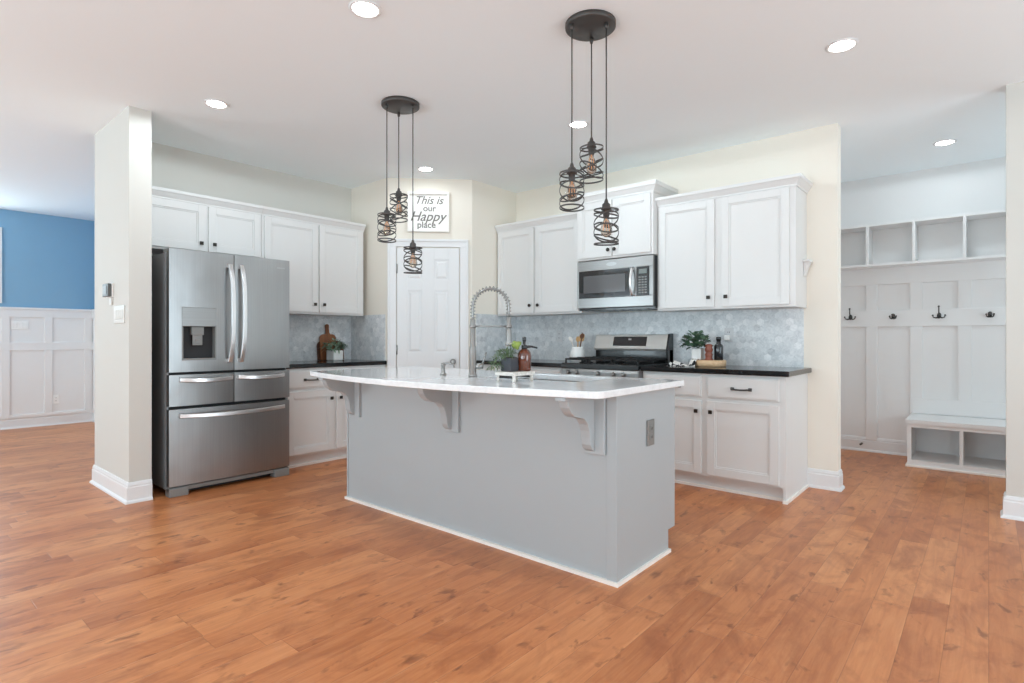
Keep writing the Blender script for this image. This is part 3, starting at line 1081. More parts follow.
# backguard: black lower apron, leaning stainless console, dark side caps
MB().box(-RW, RW, -0.075, -0.005, 0.886, 1.035).build('backguard_apron', M['black'], rg, 0.004)
con = MB().prism([(-0.105, 1.022), (-0.112, 1.040), (-0.070, 1.165), (-0.045, 1.170), (-0.005, 1.170), (-0.005, 1.022)], 'x', -RW, RW - 0.016).build('backguard_console', M['satin'], rg, 0.003)
MB().prism([(-0.112, 0.918), (-0.120, 1.040), (-0.074, 1.172), (-0.045, 1.178), (-0.003, 1.178), (-0.003, 0.918)], 'x', RW - 0.016, RW).build('end_cap', M['black'], rg)


def on_console(x0, x1, s0, s1, d, name, m):
    a, b_ = Vector((-0.112, 1.040)), Vector((-0.070, 1.165))
    n = Vector((-(b_ - a).y, (b_ - a).x)).normalized()
    p, q = a + (b_ - a) * s0, a + (b_ - a) * s1
    return MB().prism([tuple(p + n * d), tuple(q + n * d), tuple(q - n * 0.004), tuple(p - n * 0.004)], 'x', x0, x1).build(name, m, con)


on_console(-0.175, 0.165, 0.20, 0.88, 0.003, 'display', M['bglass'])
on_console(-0.020, 0.012, 0.62, 0.74, 0.0045, 'badge', M['lightgrey'])
# front control strip with knobs, oven door, warming drawer
MB().prism([(-0.655, 0.800), (-0.655, 0.850), (-0.648, 0.871), (-0.625, 0.871), (-0.625, 0.800)], 'x', -RW, RW).build('control_panel', M['steelh'], rg, 0.003)
for x in (-0.300, -0.215, 0.0, 0.150, 0.240):
    MB().lathe([(0.019, -0.650), (0.020, -0.660), (0.017, -0.684), (0.012, -0.688)], (x, 0, 0.838), 20, 'y').box(x - 0.004, x + 0.004, -0.692, -0.668, 0.822, 0.854).build('knob', M['chrome'], rg)
od = MB().box(-RW, RW, -0.660, -0.625, 0.265, 0.792).build('oven_door', M['steelh'], rg, 0.004)
MB().box(-0.27, 0.27, -0.663, -0.655, 0.36, 0.66).build('oven_window', M['bglass'], od)
mb = MB().tube([(-0.33, -0.705, 0.748), (0.33, -0.705, 0.748)], 0.013, 12)
for sx in (-1, 1):
    mb.box(sx * 0.31 - 0.012, sx * 0.31 + 0.012, -0.705, -0.655, 0.738, 0.758)
mb.build('handle', M['handle'], od)
MB().box(-RW, RW, -0.655, -0.625, 0.07, 0.255).build('storage_drawer', M['steelh'], rg, 0.004)
MB().box(-RW + 0.02, RW - 0.02, -0.56, -0.02, 0.0, 0.07).build('plinth', M['dark'], rg)
# burners and cast-iron grates
for bx, by in ((-0.22, -0.49), (-0.22, -0.22), (0.22, -0.49), (0.22, -0.22), (0.0, -0.355)):
    MB().lathe([(0.060, 0.918), (0.060, 0.924), (0.040, 0.926), (0.040, 0.936), (0.010, 0.940)], (bx, by, 0), 20).build('burner', M['iron'], rg)
for gx in (-0.245, 0.0, 0.245):
    mb = MB()
    hw = 0.116
    z0, z1 = 0.944, 0.958
    mb.box(gx - hw, gx - hw + 0.012, -0.62, -0.09, z0, z1).box(gx + hw - 0.012, gx + hw, -0.62, -0.09, z0, z1)
    mb.box(gx - hw, gx + hw, -0.62, -0.608, z0, z1).box(gx - hw, gx + hw, -0.102, -0.09, z0, z1).box(gx - hw, gx + hw, -0.361, -0.349, z0, z1)
    for k in (-1, 0, 1):
        mb.box(gx + k * 0.055 - 0.005, gx + k * 0.055 + 0.005, -0.62, -0.09, z0 + 0.004, z1 + 0.006)
    for dy in (-0.55, -0.42, -0.29, -0.16):
        mb.box(gx - hw, gx + hw, dy - 0.005, dy + 0.005, z0 + 0.004, z1 + 0.006)
    for sx in (-1, 1):
        for yy in (-0.614, -0.355, -0.096):
            mb.box(gx + sx * (hw - 0.006) - 0.006, gx + sx * (hw - 0.006) + 0.006, yy - 0.006, yy + 0.006, 0.916, z0)
    mb.build('grate', M['iron'], rg, 0.002)

# ================================================================== ISLAND
isl = thing('kitchen_island', 'grey painted kitchen island with scrolled corbels', 'kitchen island', (-2.38, 2.57, 0))
ix, iy = 2.38, -2.57
IX0, IX1, IY0, IY1 = -3.462 + ix, -1.300 + ix, 2.272 + iy, 2.890 + iy
bz = 0.66      # the carcass is open above this height under the sink
sx0, sx1 = -2.330 + ix, -1.600 + ix
MB().prism([(IY0 + 0.005, 0), (IY1 - 0.08, 0), (IY1 - 0.08, 0.115), (IY1, 0.115), (IY1, bz), (IY0 + 0.005, bz)], 'x', IX0, IX1 - 0.008).build('lower_carcass', M['isl'], isl)
MB().box(IX0, sx0, IY0 + 0.005, IY1, bz, 0.874).build('drawer_carcass', M['isl'], isl)
MB().box(sx1, IX1 - 0.008, IY0 + 0.005, IY1, bz, 0.874).build('drawer_carcass', M['isl'], isl)
MB().box(sx0, sx1, IY0 + 0.005, IY0 + 0.025, bz, 0.874).build('front_rail', M['isl'], isl)
MB().box(sx0, sx1, IY1 - 0.025, IY1, bz, 0.874).build('back_rail', M['isl'], isl)
MB().box(IX0 + 0.012, IX1 - 0.050, IY0 - 0.002, IY0 + 0.004, 0.0, 0.874).build('back_panel', M['isl'], isl)
MB().prism([(IY0 + 0.02, 0), (IY1 - 0.078, 0), (IY1 - 0.078, 0.118), (IY1 + 0.002, 0.118), (IY1 + 0.002, 0.874), (IY0 + 0.02, 0.874)], 'x', IX1 - 0.008, IX1).build('end_panel', M['isl'], isl)
MB().prism([(IX1 - 0.052, IY0 - 0.007), (IX1 + 0.003, IY0 - 0.007), (IX1 + 0.003, IY0 + 0.020), (IX1 - 0.007, IY0 + 0.020), (IX1 - 0.007, IY0 + 0.005), (IX1 - 0.052, IY0 + 0.005)], 'z', 0, 0.874).build('corner_trim', M['isl'], isl, 0.002)
MB().box(IX0 - 0.003, IX0 + 0.012, IY0 - 0.008, IY0 + 0.006, 0, 0.874).build('corner_trim', M['isl'], isl, 0.002)
MB().box(IX0 - 0.012, IX1 + 0.014, IY0 - 0.020, IY0 - 0.002, 0, 0.017).box(IX1 - 0.001, IX1 + 0.014, IY0 - 0.0019, IY1 - 0.072, 0, 0.017).box(IX0 - 0.012, IX0, IY0 - 0.0019, IY1 - 0.072, 0, 0.017).build('shoe_moulding', M['white_line'], isl)
cp = [(2.272, 0.596), (2.252, 0.596), (2.250, 0.606), (2.228, 0.618), (2.216, 0.640), (2.212, 0.672), (2.206, 0.705), (2.192, 0.738), (2.170, 0.762), (2.148, 0.772), (2.118, 0.777), (2.088, 0.784), (2.060, 0.803), (2.040, 0.828), (2.032, 0.850), (2.030, 0.858), (2.005, 0.860), (2.005, 0.876), (2.272, 0.876)]
for xc_ in (-3.376, -2.402, -1.432):
    cb = MB().prism([(y + iy, z) for y, z in cp], 'x', xc_ + ix - 0.026, xc_ + ix + 0.026)
    cb = cb.build('corbel', M['isl'], isl, 0.003)
    MB().box(xc_ + ix - 0.034, xc_ + ix + 0.078, IY0 - 0.022, IY0 - 0.001, 0.592, 0.875).build('back_plate', M['isl'], cb, 0.003)
# back doors of the island (range side)
for k in range(4):
    a = IX0 + 0.03 + 0.53 * k
    MB().box(a, a + 0.50, IY1, IY1 + 0.018, 0.13, 0.86).build('door', M['isl'], isl, 0.003)

# quartz top with a bowed seating edge and the sink cut-out
mb = MB()
outer = []
for i in range(33):
    t = i / 32
    x = -3.560 + t * (3.560 - 1.300)
    u = 2 * t - 1
    outer.append((x, 1.882 + 0.155 * u * u))
outer += [(-1.268, 2.055), (-1.258, 2.085), (-1.258, 2.922), (-3.560, 2.922)]
SX0, SX1, SY0, SY1 = -2.290, -1.640, 2.435, 2.830
inner = [(SX0, SY0), (SX1, SY0), (SX1, SY1), (SX0, SY1)]
bm = mb.bm
ed = []
for loop in (outer, inner):
    vs = [bm.verts.new((x, y, 0.877)) for x, y in loop]
    for i in range(len(vs)):
        ed.append(bm.edges.new((vs[i], vs[(i + 1) % len(vs)])))
r = bmesh.ops.triangle_fill(bm, use_beauty=True, use_dissolve=False, edges=ed)
fs = [f for f in r['geom'] if isinstance(f, bmesh.types.BMFace)]
ex = bmesh.ops.extrude_face_region(bm, geom=fs)
for v in [v for v in ex['geom'] if isinstance(v, bmesh.types.BMVert)]:
    v.co.z = 0.909
bmesh.ops.recalc_face_normals(bm, faces=bm.faces[:])
ct = mb.build('island_countertop', M['quartz'], bevel=0.004)
tag(ct, 'white quartz island countertop with a bowed front edge', 'countertop')

sk = MB()
z0, z1 = 0.68, 0.876
sk.box(SX0 - 0.012, SX0, SY0 - 0.012, SY1 + 0.012, z0, z1).box(SX1, SX1 + 0.012, SY0 - 0.012, SY1 + 0.012, z0, z1)
sk.box(SX0, SX1, SY0 - 0.012, SY0, z0, z1).box(SX0, SX1, SY1, SY1 + 0.012, z0, z1).box(SX0, SX1, SY0, SY1, z0, z0 + 0.01)
sk = sk.build('sink', M['greyp'], bevel=0.002)
tag(sk, 'dark undermount sink sunk in the island countertop', 'sink')

# grey outlet plate on the island end
def outlet(label, loc, rz, m, w=0.072, h=0.117, kind='duplex', cat='outlet', name='wall_outlet', n=1, parent=None, group=None):
    t = thing(name, label, cat, loc, rz, group)
    MB().box(-w / 2, w / 2, -0.007, -0.0005, -h / 2, h / 2).build('cover_plate', m, t, 0.003)
    for k in range(n):
        x = (k - (n - 1) / 2) * 0.046
        if kind == 'duplex':
            for dz in (-0.021, 0.021):
                s_ = MB().box(x - 0.017, x + 0.017, -0.010, -0.006, dz - 0.015, dz + 0.015).build('socket', m, t, 0.003)
                MB().box(x - 0.008, x - 0.005, -0.0105, -0.0095, dz - 0.006, dz + 0.006).box(x + 0.005, x + 0.008, -0.0105, -0.0095, dz - 0.006, dz + 0.006).build('slot', M['dark'], s_)
        else:
            MB().box(x - 0.016, x + 0.016, -0.011, -0.006, -0.034, 0.034).build('rocker', m, t, 0.003)
    return t


outlet('grey outlet plate on the end of the grey island', (-1.2998, 2.600, 0.662), PI / 2, M['greyp'], w=0.078, h=0.130)

# ================================================================== FAUCET + SOAP
ZC = 0.909
fc = thing('kitchen_faucet', 'brushed nickel spring-neck pull-down faucet on the island', 'faucet', (-2.331, 2.380, ZC), PI / 4)   # local +x reaches over the sink
MB().lathe([(0.026, 0), (0.026, 0.012), (0.021, 0.016), (0.020, 0.175), (0.018, 0.18), (0.0155, 0.185), (0.0155, 0.335), (0.013, 0.34)], (0, 0, 0), 20).build('body', M['chrome'], fc)
RC, ZA = 0.107, 0.415
arc = [(0, 0, 0.335 + 0.02 * i) for i in range(4)]
arc += [(RC - RC * math.cos(a), 0, ZA + RC * math.sin(a)) for a in [PI * i / 24 for i in range(25)]]
arc += [(2 * RC, 0, ZA - 0.02 * i) for i in range(1, 4)]
MB().tube(arc, 0.007, 10).build('hose', M['chrome'], fc)
# spring wound on the hose
AP = [Vector(p) for p in arc]
cum = [0]
for a, b_ in zip(AP, AP[1:]):
    cum.append(cum[-1] + (b_ - a).length)


def at_len(s):
    for i in range(len(cum) - 1):
        if s <= cum[i + 1]:
            t = (s - cum[i]) / (cum[i + 1] - cum[i])
            return AP[i].lerp(AP[i + 1], t), (AP[i + 1] - AP[i]).normalized()
    return AP[-1], (AP[-1] - AP[-2]).normalized()


hel = []
turns = 24
for k in range(turns * 10 + 1):
    s_ = cum[-1] * k / (turns * 10)
    p, t = at_len(s_)
    u = Vector((0, 1, 0))
    w_ = t.cross(u)
    a = 2 * PI * k / 10
    hel.append(p + (u * math.cos(a) + w_ * math.sin(a)) * 0.0150)
MB().tube(hel, 0.0024, 5).build('spring', M['chrome'], fc)
MB().lathe([(0.010, 0.355), (0.012, 0.350), (0.0125, 0.285), (0.016, 0.275), (0.0175, 0.21), (0.021, 0.195), (0.021, 0.183), (0.016, 0.180)], (2 * RC, 0, 0), 18).build('spray_head', M['chrome'], fc)
MB().tube([(0.0, 0, 0.298), (2 * RC - 0.012, 0, 0.298)], 0.0055, 10).lathe([(0.019, 0.288), (0.019, 0.308)], (2 * RC, 0, 0), 18).lathe([(0.019, 0.288), (0.019, 0.308)], (0, 0, 0), 18).build('holder_arm', M['chrome'], fc)
lv = MB().tube([(0.012, 0, 0.062), (0.062, 0, 0.062)], 0.0165, 14)
lv.tube([(0.056, 0, 0.068), (0.066, 0, 0.10), (0.080, 0, 0.145)], [0.007, 0.006, 0.005], 8)
lv.build('lever_handle', M['chrome'], fc)

so = thing('soap_dispenser', 'small nickel soap dispenser standing left of the tall faucet', 'soap dispenser', (-2.583, 2.375, ZC), 0.6)
MB().lathe([(0.021, 0), (0.021, 0.008), (0.012, 0.012), (0.0115, 0.052), (0.015, 0.054), (0.015, 0.07), (0.008, 0.074)], (0, 0, 0), 16).build('body', M['chrome'], so)
MB().tube([(0, 0, 0.068), (0.03, 0, 0.074), (0.062, 0, 0.066), (0.07, 0, 0.045)], [0.008, 0.007, 0.006, 0.005], 8).build('spout', M['chrome'], so)


# ================================================================== THINGS ON THE ISLAND
ty = thing('tray_riser', 'whitewashed wooden tray riser on short legs beside the sink', 'tray', (-1.905, 2.265, ZC))
MB().box(-0.068, 0.066, -0.086, 0.086, 0.034, 0.053).build('tray_top', M['whitewash'], ty, 0.003)
for lx in (-0.054, 0.052):
    for ly in (-0.072, 0.072):
        MB().lathe([(0.008, 0), (0.011, 0.012), (0.008, 0.022), (0.011, 0.034)], (lx, ly, 0), 10).build('leg', M['whitewash'], ty)
for ay in (-0.076, 0.068):
    MB().box(-0.050, 0.048, ay, ay + 0.008, 0.020, 0.0338).build('dark_strip', M['iron'], ty)  # dark strips set in for the shade under the tray top
TZ = ZC + 0.0535


def foliage(name, m, parent, n, c, spread, hgt, ll, lw, tilt=(0.1, 1.2), droop=0.4, xb=0.0, yb=0.0):
    mb = MB()
    for i in range(n):
        a = random.uniform(0, 2 * PI)
        rad = math.sqrt(random.random())
        p = (c[0] + spread[0] * rad * math.cos(a) + xb * random.random(), c[1] + spread[1] * rad * math.sin(a) + yb * random.random(), c[2] + hgt * random.random() * (1.1 - 0.5 * rad))
        el = random.uniform(*tilt)
        a2 = a + random.uniform(-0.8, 0.8)
        mb.leaf(p, (math.cos(a2) * math.cos(el), math.sin(a2) * math.cos(el), math.sin(el)), ll * random.uniform(0.7, 1.2), lw * random.uniform(0.7, 1.2), droop)
    return mb.build(name, m, parent)


hp = thing('potted_herbs', 'slate grey square pot of trailing herbs on the tray riser', 'potted plant', (-1.925, 2.243, TZ))
MB().prism([(-0.033, -0.033), (0.033, -0.033), (0.033, 0.033), (-0.033, 0.033)], 'z', 0, 0.072).build('pot', M['potg'], hp, 0.004)
MB().box(-0.028, 0.028, -0.028, 0.028, 0.068, 0.074).build('soil', M['soil'], hp)
foliage('foliage', M['leafl'], hp, 200, (-0.02, -0.005, 0.072), (0.045, 0.05), 0.05, 0.030, 0.009, (-0.1, 1.3), 0.5)
foliage('trailing_leaves', M['leafl'], hp, 90, (-0.055, -0.055, 0.012), (0.030, 0.030), 0.075, 0.026, 0.009, (-0.5, 0.8), 0.5)
mb = MB()
for p, q in (((0.0, 0.0), (0.020, 0.024)), ((0.005, 0.005), (0.0, 0.005)), ((-0.005, 0), (-0.012, -0.006))):
    mb.tube([(p[0], p[1], 0.07), ((p[0] + q[0]) / 2, (p[1] + q[1]) / 2, 0.11), (q[0], q[1], 0.135)], 0.002, 6)
mb.build('stem', M['leafl'], hp)
mb = MB().sphere((0.026, 0.020, 0.140), 0.022, 2).sphere((0.040, 0.028, 0.146), 0.014, 2).sphere((0.022, 0.030, 0.128), 0.015, 2)
for v in mb.bm.verts:
    v.co += Vector((random.uniform(-1, 1), random.uniform(-1, 1), random.uniform(-1, 1))) * 0.003
mb.build('lime_flower', M['lime'], hp)
mb = MB()
for k in range(10):
    a = k * 0.628
    mb.leaf((0.0, 0.0, 0.142), (math.cos(a), math.sin(a), 0.5), 0.030, 0.020, 0.2)
for k in range(7):
    a = k * 0.9
    mb.leaf((-0.012, -0.006, 0.130), (math.cos(a), math.sin(a), 0.6), 0.016, 0.012, 0.2)
mb.build('white_flower', M['petal'], hp)

bo = thing('soap_bottle', 'brown amber glass bottle with black pump on the tray riser', 'bottle', (-1.882, 2.312, TZ))
MB().lathe([(0.030, 0), (0.036, 0.004), (0.037, 0.08), (0.035, 0.095), (0.026, 0.110), (0.014, 0.117), (0.013, 0.124)], (0, 0, 0), 24).build('glass_body', M['amber'], bo)
MB().lathe([(0.016, 0.116), (0.016, 0.136), (0.008, 0.139), (0.008, 0.158), (0.011, 0.160), (0.011, 0.178), (0.004, 0.182)], (0, 0, 0), 16).tube([(0, 0, 0.128), (0.028, 0.028, 0.130), (0.050, 0.050, 0.122)], [0.008, 0.006, 0.005], 8).build('pump', M['bblack'], bo)

# ================================================================== THINGS ON THE RIGHT WORKTOP
ZW = 0.911
bd = MB().lathe([(0.124, 0.0), (0.132, 0.005), (0.133, 0.045), (0.128, 0.050)], (0, 0, 0), 40).build('round_board', M['butcher'], loc=(-1.716, 4.46, ZW))
tag(bd, 'thick round pale wood board on the worktop right of the range', 'serving board')
ZB = ZW + 0.0505
pp = thing('potted_eucalyptus', 'white square pot with leafy eucalyptus on the round board', 'potted plant', (-1.800, 4.448, ZB))
MB().prism([(-0.040, -0.040), (0.040, -0.040), (0.040, 0.040), (-0.040, 0.040)], 'z', 0, 0.092).build('pot', M['potw'], pp, 0.006)
MB().box(-0.034, 0.034, -0.034, 0.034, 0.089, 0.094).build('soil', M['soil'], pp)
foliage('foliage', M['leafd'], pp, 130, (-0.018, 0.0, 0.100), (0.095, 0.080), 0.125, 0.060, 0.046, (-0.3, 1.2), 0.3)
mb = MB()
for k in range(9):
    a = 0.7 * k
    rr = 0.06 + 0.035 * random.random()
    mb.tube([(0, 0, 0.09), (rr * 0.4 * math.cos(a), rr * 0.4 * math.sin(a), 0.13), (rr * math.cos(a), rr * math.sin(a), 0.17 + 0.05 * random.random())], 0.002, 5)
mb.build('stem', M['leafd'], pp)
pm = MB().lathe([(0.031, 0), (0.033, 0.006), (0.025, 0.018), (0.028, 0.034), (0.031, 0.046), (0.022, 0.060), (0.029, 0.072), (0.032, 0.088), (0.024, 0.100), (0.029, 0.110), (0.026, 0.124), (0.008, 0.130)], (0, 0, 0), 22).build('pepper_mill', M['mill'], loc=(-1.698, 4.415, ZB))
tag(pm, 'reddish turned wooden pepper mill on the round board', 'pepper mill')
bb = thing('oil_bottle', 'black glass bottle behind the pepper mill on the round board', 'bottle', (-1.640, 4.470, ZB))
MB().lathe([(0.032, 0), (0.035, 0.004), (0.035, 0.105), (0.031, 0.120), (0.018, 0.132), (0.017, 0.160)], (0, 0, 0), 22).build('glass_body', M['bblack'], bb)
MB().lathe([(0.019, 0.158), (0.019, 0.182), (0.015, 0.185)], (0, 0, 0), 18).build('cap', M['black'], bb)

# black and white cloth draped from the worktop up on to the board
mb = MB()
bm = mb.bm
nu, nv = 26, 12
grid = []
for i in range(nu + 1):
    t = i / nu
    row = []
    for j in range(nv + 1):
        s_ = j / nv
        x = -2.012 + 0.245 * t
        y = 4.300 + 0.10 * s_ + 0.03 * math.sin(5 * t + 2) * (1 - t)
        bx_, by_ = x + 1.716, y - 4.46
        edge = 0.136 - math.hypot(bx_, by_)
        lift = 0.0525 * min(1.0, max(0.0, (edge + 0.030) / 0.034))
        fold = 0.027 * (1 + math.sin(9 * s_ + 7 * t)) * max(0.0, 1 - t * 1.25) * math.sin(PI * s_) ** 0.5
        end = min(1.0, t * 8)
        row.append((x, y, ZW + 0.003 + lift + fold * end))
    grid.append(row)
top = [[bm.verts.new((p[0], p[1], p[2] + 0.003)) for p in r] for r in grid]
bot = [[bm.verts.new((p[0], p[1], p[2] - 0.0015)) for p in r] for r in grid]
for i in range(nu):
    for j in range(nv):
        f = bm.faces.new((top[i][j], top[i + 1][j], top[i + 1][j + 1], top[i][j + 1])); f.smooth = True
        f = bm.faces.new((bot[i][j], bot[i][j + 1], bot[i + 1][j + 1], bot[i + 1][j])); f.smooth = True
for i in range(nu):
    bm.faces.new((top[i][0], bot[i][0], bot[i + 1][0], top[i + 1][0]))
    bm.faces.new((top[i][nv], top[i + 1][nv], bot[i + 1][nv], bot[i][nv]))
for j in range(nv):
    bm.faces.new((top[0][j], top[0][j + 1], bot[0][j + 1], bot[0][j]))
    bm.faces.new((top[nu][j], bot[nu][j], bot[nu][j + 1], top[nu][j + 1]))
tag(mb.build('dish_towel', M['cloth']), 'crumpled black and white patterned cloth at the round board edge', 'towel')

# utensil crock left of the range
ck = thing('utensil_crock', 'white ceramic crock of wooden utensils left of the range', 'crock', (-3.003, 4.50, ZW))
MB().lathe([(0.062, 0), (0.072, 0.006), (0.075, 0.06), (0.070, 0.10), (0.058, 0.128), (0.060, 0.142), (0.054, 0.142), (0.054, 0.06)], (0, 0, 0), 28).build('jar', M['ceramic'], ck)


def utensil(dx, dy, h, kind, m, label):
    base = Vector((-3.003 + dx * 0.25, 4.50 + dy * 0.25, ZW + 0.066))
    tip = Vector((-3.003 + dx, 4.50 + dy, ZW + h))
    d = (tip - base).normalized()
    mb = MB().tube([base, base.lerp(tip, 0.7), tip], 0.006, 8)
    r = Vector((RGT.x, RGT.y, 0))
    q = mb.bm
    n = r.cross(d).normalized()
    w_, l_ = (0.026, 0.07) if kind == 'spatula' else (0.020, 0.055)
    c = tip
    outl = []
    for k in range(16):
        a = 2 * PI * k / 16
        ca, sa = math.cos(a), math.sin(a)
        if kind == 'spatula':
            ca = math.copysign(abs(ca) ** 0.4, ca); sa = math.copysign(abs(sa) ** 0.4, sa)
        outl.append(c + r * w_ * ca + d * l_ * 0.5 * (sa + 0.4))
    A = [q.verts.new(p + n * 0.003) for p in outl]
    B = [q.verts.new(p - n * 0.003) for p in outl]
    fs = [q.faces.new(A), q.faces.new(list(reversed(B)))]
    for k in range(16):
        fs.append(q.faces.new((A[k], B[k], B[(k + 1) % 16], A[(k + 1) % 16])))
    bmesh.ops.recalc_face_normals(q, faces=fs)
    tag(mb.build('cooking_spoon' if kind == 'spoon' else 'spatula', m), label, 'utensil', 'utensils in the crock')


utensil(0.030, 0.020, 0.215, 'spatula', M['spoonw'], 'broad wooden spatula in the white crock, upright at right')
utensil(0.058, -0.014, 0.235, 'spoon', M['boardd'], 'dark slim spoon in the white crock, tallest at right')
utensil(-0.062, -0.020, 0.205, 'spoon', M['whitewash'], 'pale spoon leaning left out of the white crock')
utensil(-0.020, 0.036, 0.205, 'spoon', M['spoonw'], 'wooden spoon standing in the middle of the white crock')

# wall outlets on the tiles
outlet('white outlet on the tiles above the round board, adapter plugged in', (-1.652, 4.741, 1.165), 0, M['plate'])
pa = MB().box(-0.022, 0.022, -0.040, -0.011, -0.022, 0.022).build('plug_adapter', M['plastic'], bevel=0.005, loc=(-1.660, 4.7405, 1.140))
tag(pa, 'bright white plug adapter in the outlet above the round board', 'adapter')
outlet('white outlet on the tiles nearest the pantry, behind the island', (-3.385, 4.741, 1.160), 0, M['plate'])
outlet('white outlet on the tiles behind the utensil crock', (-3.105, 4.741, 1.170), 0, M['plate'])

# ================================================================== THINGS ON THE LEFT WORKTOP
def board_mesh(name, m, w, h, rad, handle, loc, lean):
    """cutting board standing on edge, leaning back against the tiles; local x = width"""
    mb = MB()
    pts = [(-w / 2, 0), (w / 2, 0)]
    for i in range(9):
        a = PI / 2 * i / 8
        pts.append((w / 2 - rad + rad * math.cos(a), h - rad + rad * math.sin(a)))
    if handle:
        hw, hh = handle
        pts += [(hw * 1.5, h), (hw, h + 0.016), (hw * 0.9, h + hh * 0.6)]
        for i in range(9):
            a = PI * i / 8
            pts.append((hw * 1.1 * math.cos(a), h + hh - hw + hw * math.sin(a)))
        pts += [(-hw * 0.9, h + hh * 0.6), (-hw, h + 0.016), (-hw * 1.5, h)]
    for i in range(9):
        a = PI / 2 + PI / 2 * i / 8
        pts.append((-w / 2 + rad + rad * math.cos(a), h - rad + rad * math.sin(a)))
    mb.prism(pts, 'y', -0.009, 0.009)
    o = mb.build(name, m, bevel=0.003)
    o.location = loc
    o.rotation_euler = (lean, 0, PI / 2)
    return o


tag(board_mesh('cutting_board', M['boardd'], 0.300, 0.195, 0.05, None, (-5.166, 3.190, ZW + 0.002), -0.10), 'wide dark brown cutting board leaning on the tiles beside fridge, rearmost', 'cutting board', 'cutting boards')
tag(board_mesh('cutting_board', M['board'], 0.185, 0.265, 0.045, (0.018, 0.105), (-5.136, 3.150, ZW + 0.002), -0.12), 'walnut paddle cutting board with a long upright handle', 'cutting board', 'cutting boards')
sp = thing('potted_succulent', 'white pot of small greenery before the cutting boards', 'potted plant', (-5.010, 3.135, ZW))
MB().prism([(-0.070, -0.055), (0.070, -0.055), (0.070, 0.055), (-0.070, 0.055)], 'z', 0, 0.105).build('pot', M['potw'], sp, 0.012)
MB().box(-0.060, 0.060, -0.045, 0.045, 0.102, 0.107).build('soil', M['soil'], sp)
foliage('foliage', M['leafs'], sp, 150, (0.0, 0.0, 0.105), (0.075, 0.115), 0.100, 0.052, 0.026, (-0.4, 1.2), 0.4)

# ================================================================== SWITCHES + THERMOSTAT
t = thing('thermostat', 'silver grey thermostat on the pale wall end', 'thermostat', (-4.925, 1.2279, 1.488))
MB().box(-0.085, 0.072, -0.012, -0.0005, -0.052, 0.052).build('base_plate', M['plastic'], t, 0.003)
MB().box(-0.075, 0.062, -0.036, -0.012, -0.048, 0.048).build('case', M['tcase'], t, 0.005)
MB().box(-0.060, 0.030, -0.038, -0.035, -0.030, 0.030).build('screen', M['greyp'], t)
t = MB().box(-0.022, 0.022, -0.014, -0.0005, -0.026, 0.026).build('wall_sensor', M['wplate'], bevel=0.004, loc=(-4.895, 1.2279, 1.405))
tag(t, 'tiny white sensor under the thermostat', 'sensor')
outlet('white light switch plate right below the thermostat on wall end', (-4.715, 1.2279, 1.305), 0, M['wplate'], w=0.24, h=0.125, kind='rocker', cat='light switch', name='light_switch', n=4)
outlet('white light switch plate on the blue room wainscot', (XL + 0.0085, 1.355, 1.300), PI / 2, M['plastic'], w=0.165, h=0.11, kind='rocker', cat='light switch', name='light_switch', n=3)
outlet('white outlet low on the blue room wainscot', (XL + 0.0085, 1.715, 0.335), PI / 2, M['plastic'])

# ================================================================== MUDROOM
CY = 6.33
sh = thing('cubby_shelf', 'white open cubby shelf high on the mudroom wall', 'shelf', (0, YM, 1.825))
bt = 0.022
MB().box(-1.378, 1.498, CY - YM, -0.001, 0.0, bt).build('bottom_board', M['mud'], sh, 0.002)
MB().box(-1.378, 1.498, CY - YM, -0.001, 0.385, 0.385 + bt).build('top_board', M['mud'], sh, 0.002)
for k in range(7):
    x = -1.258 + 0.3655 * k
    MB().box(x - 0.011, x + 0.011, CY - YM + 0.002, -0.001, bt, 0.385).build('divider', M['mud'], sh, 0.002)

bn = thing('mudroom_bench', 'low white bench with open cubbies on the mudroom floor', 'bench', (-0.550, YM, 0))
BD = -0.545
MB().box(-0.012, 2.058, BD - 0.018, -0.024, 0.386, 0.418).box(0.0, 2.058, BD - 0.006, -0.024, 0.3755, 0.3862).build('seat_board', M['mud'], bn)
MB().box(0.0, 0.024, BD + 0.002, -0.024, 0.0, 0.375).build('end_panel', M['mud'], bn)
MB().box(0.024, 2.058, BD + 0.002, -0.024, 0.045, 0.062).box(0.024, 2.058, BD + 0.002, BD + 0.02, 0.0, 0.0448).build('bottom_board', M['mud'], bn)
MB().box(0.024, 2.058, -0.034, -0.025, 0.062, 0.375).build('back_panel', M['mud'], bn)
for x in (0.375, 0.72, 1.065, 1.41, 1.755):
    MB().box(x - 0.012, x + 0.012, BD + 0.002, -0.024, 0.062, 0.375).build('divider', M['mud'], bn)
MB().box(0.0, 2.058, BD - 0.002, BD + 0.004, 0.350, 0.3745).box(0.0, 0.030, BD - 0.002, BD + 0.004, 0, 0.350).build('face_frame', M['mud'], bn)
MB().box(-0.014, 2.058, BD - 0.013, BD + 0.002, 0, 0.020).box(-0.014, 0.0, BD, -0.03, 0, 0.020).build('shoe_moulding', M['white_line'], bn, 0.004)


